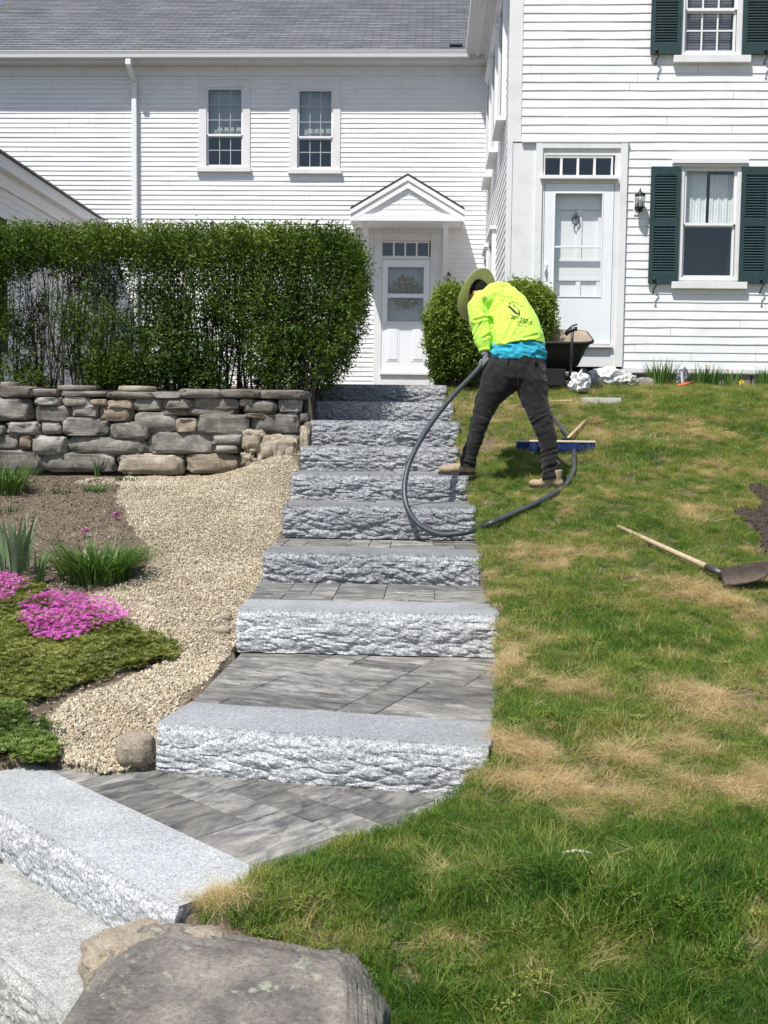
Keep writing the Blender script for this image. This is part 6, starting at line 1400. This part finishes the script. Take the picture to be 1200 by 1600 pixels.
# ------------------------------------------------------------------ dump cart
ct=empty('garden_cart',(PY(852,600,12.7).x,12.7,.52),'black tub dump cart with tan dusty inside parked by the storm door','cart')
TAN=plain('dusty_tub_inside',(.36,.29,.22),.9,0,.12,9,.2); TUB=plain('black_poly_tub',(.012,.013,.015),.7,0,.2,12)
cc_=Vector((PY(850,540,12.7).x,12.72,PY(850,540,12.55).z+.13)); til=Matrix.Rotation(math.radians(16),3,'X')
def rr_ring(hx_,hy_,z,r=.12,n=8):
    out=[]
    for (sx,sy,a0) in ((1,1,0),(-1,1,90),(-1,-1,180),(1,-1,270)):
        for k in range(n+1):
            a=math.radians(a0+90*k/n); out.append(Vector((sx*(hx_-r)+r*math.cos(a),sy*(hy_-r)+r*math.sin(a),z)))
    return out
rings=[rr_ring(.33,.20,-.32,.09),rr_ring(.38,.24,-.30,.10),rr_ring(.45,.29,-.12,.12),rr_ring(.505,.335,-.02,.14),rr_ring(.53,.36,.0,.15),rr_ring(.535,.365,-.008,.15),rr_ring(.535,.365,-.025,.15)]
def shell(rings,mi,flip=False,capi=0):
    V=[cc_+til@p for r in rings for p in r]; n=len(rings[0]); Fs=[]
    for i in range(len(rings)-1):
        for k in range(n): Fs.append((i*n+k,i*n+(k+1)%n,(i+1)*n+(k+1)%n,(i+1)*n+k))
    Fs.append(tuple(range(n))); return V,Fs
mb=MB(); V,Fs=shell([rr_ring(.34,.21,-.33,.09),rr_ring(.39,.25,-.31,.10),rr_ring(.46,.30,-.13,.12),rr_ring(.515,.345,-.035,.14),rr_ring(.54,.37,-.03,.15),rr_ring(.545,.375,-.012,.15),rr_ring(.535,.365,.003,.15),rr_ring(.52,.35,.0,.14)],0); mb.add(V,Fs,0,True); tub=mb.build('tub',TUB,ct,recalc=False)
mb=MB(); V,Fs=shell([rr_ring(.33,.20,-.318,.09),rr_ring(.38,.24,-.298,.10),rr_ring(.45,.29,-.12,.12),rr_ring(.505,.335,-.02,.14),rr_ring(.52,.35,.0005,.14)],0); mb.add(V,Fs,0,True); mb.build('tub_inside',TAN,tub,recalc=False)
P3=lambda px,py,Y: PY(px,py,Y)
FRM=M['black']; gzc=.53
mb=MB()
for y_ in (12.52,12.9): mb.bar((P3(822,585,12.7).x,y_,gzc+.15),(P3(905,585,12.7).x,y_,gzc+.15),.035,.035)
for px in (826,862,900): mb.bar((P3(px,585,12.7).x,12.50,gzc+.152),(P3(px,585,12.7).x,12.92,gzc+.152),.03,.03)
mb.bar((P3(905,580,12.7).x-.05,12.45,gzc+.13),(P3(905,580,12.7).x-.05,13.0,gzc+.13),.02,.02); mb.box(P3(838,590,12.7).x,P3(880,590,12.7).x,12.48,12.51,gzc+.05,gzc+.24)
mb.build('frame',FRM,ct,bevel=.004)
def wheel(c,ax,r,w_):
    c=Vector(c);mb=MB(); mb.lathe(c,[(r*.55,-w_*.35),(r*.62,-w_*.5),(r*.90,-w_*.45),(r,-w_*.2),(r,w_*.2),(r*.90,w_*.45),(r*.62,w_*.5),(r*.55,w_*.35)],26,axis=ax); we=mb.build('wheel',plain('tyre_rubber',(.02,.02,.02),.8,0,.2,30,.3),ct)
    mb=MB(); mb.lathe(c,[(0,-w_*.3),(r*.12,-w_*.32),(r*.14,-w_*.15),(r*.5,-w_*.1),(r*.58,-w_*.36),(r*.58,w_*.36),(r*.5,w_*.1),(r*.14,w_*.15),(r*.12,w_*.32),(0,w_*.3)],20,axis=ax); mb.build('rim',M['black'],we)
wx_=P3(911.5,577,12.5); wheel((wx_.x,12.50,gzc+.125),(.93,-.36,0),.125,.085); wheel((P3(905,577,13).x,13.0,gzc+.125),(.93,-.36,0),.125,.085)
wheel((P3(815,577,12.5).x,12.50,gzc+.125),(1,0,0),.125,.085); wheel((P3(815,577,13).x,13.0,gzc+.125),(1,0,0),.125,.085)
hb=P3(890,601,12.35); ht=P3(894.5,518,12.25); mb=MB(); mb.tube([hb,hb+(ht-hb)*.5,ht],.017,10); ph_=mb.build('pull_handle',FRM,ct)
mb=MB(); mb.tube([ht+Vector((-.075,.02,-.03)),ht+Vector((-.03,0,.01)),ht+Vector((.03,0,.03)),ht+Vector((.05,0,.03))],.024,10); mb.tube([ht+Vector((-.07,.0,.0)),ht+Vector((-.01,0,.06)),ht+Vector((.05,0,.08))],.009,8); mb.build('grip',FRM,ph_)
# ------------------------------------------------------------------ odds and ends by the house
def crumple(name,c,size,seed,mat,label,cat,sharp=.35,f=2.6,group=None):
    bm=bmesh.new(); bmesh.ops.create_icosphere(bm,subdivisions=5,radius=1)
    for v in bm.verts:
        p=v.co.normalized(); A_=Vector((seed,0,seed)); q0=p+.25*Vector((noise.noise(p*2+A_),noise.noise(p*2-A_),noise.noise(p*2.3+A_*2)))
        n=abs(noise.noise(q0*1.5+A_))*1.6+.55*abs(noise.noise(q0*3.6-A_))+.2*abs(noise.noise(q0*8)); q=p*(1.2-sharp*n*1.5)
        q.z+=.25*noise.noise(Vector((p.x*1.6+seed,p.y,0))); z=q.z*size[2]/2; v.co=Vector((q.x*size[0]/2,q.y*size[1]/2,max(z,-size[2]*.35)))+Vector(c)
    me=bpy.data.meshes.new(name); bm.to_mesh(me); bm.free(); me.polygons.foreach_set('use_smooth',[True]*len(me.polygons)); o=link(name,me,mat); return tag(o,label,cat,group)
BAG=plain('white_plastic',(.74,.75,.76),.35,0,.04,5); BAG2=plain('clear_plastic',(.45,.44,.40),.3,0,.25,12)
c=PY(947,597,13.15); crumple('plastic_bag',(c.x,13.15,.70),(.50,.32,.24),3,BAG,'crumpled white plastic bag lying by the foundation right of the cart','bag')
c=PY(905,598,12.3); crumple('plastic_bag',(c.x,12.3,.60),(.24,.22,.28),9,BAG,'small white plastic bag standing against the cart wheel','bag',.4)
c=PY(980,602,13.1); crumple('plastic_bag',(c.x,13.05,.66),(.24,.2,.19),14,BAG2,'dull crumpled clear bag at the right end of the white bag','bag',.4)
for i,(px,py,w_,h_,s) in enumerate([(1010,592,.22,.14,2),(1003,598,.16,.1,4),(995,588,.2,.12,6)]):
    c=PY(px,py,13.45); rock('foundation_rock',(c.x,13.5,.64),(w_,.18,h_+.06),70+i,M['rock'],'loose grey stone at the foundation between the bags and the leaf clump','rock','loose stones at the foundation',box=3,rough=.12)
a=PG(911,632); x0=a.x; x1=a.x+59/F*a.y; o=MB(); o.box(x0,x1,a.y,a.y+.22,a.z+.005,a.z+.072); ob=o.build('concrete_block',plain('pale_concrete',(.50,.49,.46),.9,0,.12,14,.4,90),bevel=.006); tag(ob,'flat pale concrete block lying on the lawn in front of the white bag','block')
a=PG(860,632); o=MB(); o.obox((a.x+.11,a.y,a.z+.04),(.11,.02,.004),(-.01,.04,0),(0,0,.006)); ob=o.build('wood_scrap',plain('fresh_wood',(.66,.56,.32),.8,0,.1),bevel=.002); tag(ob,'small flat scrap of yellow wood on the lawn between the worker and the concrete block','wood')
a=PG(900,1360); o=MB(); o.tube([(a.x-.045,a.y,a.z+.055),(a.x,a.y+.004,a.z+.062),(a.x+.05,a.y,a.z+.056)],[.0045,.0055,.004],7); ob=o.build('bare_stick',plain('pale_stick',(.55,.50,.40),.8)); tag(ob,'short pale stick lying on the dark green grass','stick')
c=PY(1068,590,13.3); crumple('tool_bag',(c.x,13.32,.70),(.16,.12,.26),21,plain('grey_tool_bag',(.10,.11,.12),.5,0,.5,10),'small crumpled grey bag between two leaf clumps at the foundation','bag',.35)
c=PY(1070,600,13.2); tw=empty('trowel',(c.x,13.2,.62),'orange handled trowel leaning on the small grey bag at the foundation','tool'); OR=plain('orange_plastic',(.75,.12,.03),.5,0,.05)
mb=MB(); mb.tube([(c.x-.09,13.2,.625),(c.x-.02,13.2,.64),(c.x+.06,13.2,.66)],[.017,.022,.016],10); mb.build('grip',OR,tw)
mb=MB(); mb.bar((c.x-.03,13.19,.66),(c.x-.04,13.2,.80),.04,.008); mb.build('blade',M['trim'],tw)
mb=MB(); mb.lathe((c.x+.085,13.19,.655),[(0,-.02),(.024,-.015),(.024,.015),(0,.02)],12,axis=(1,-.3,0)); mb.build('end_cap',M['black'],tw)
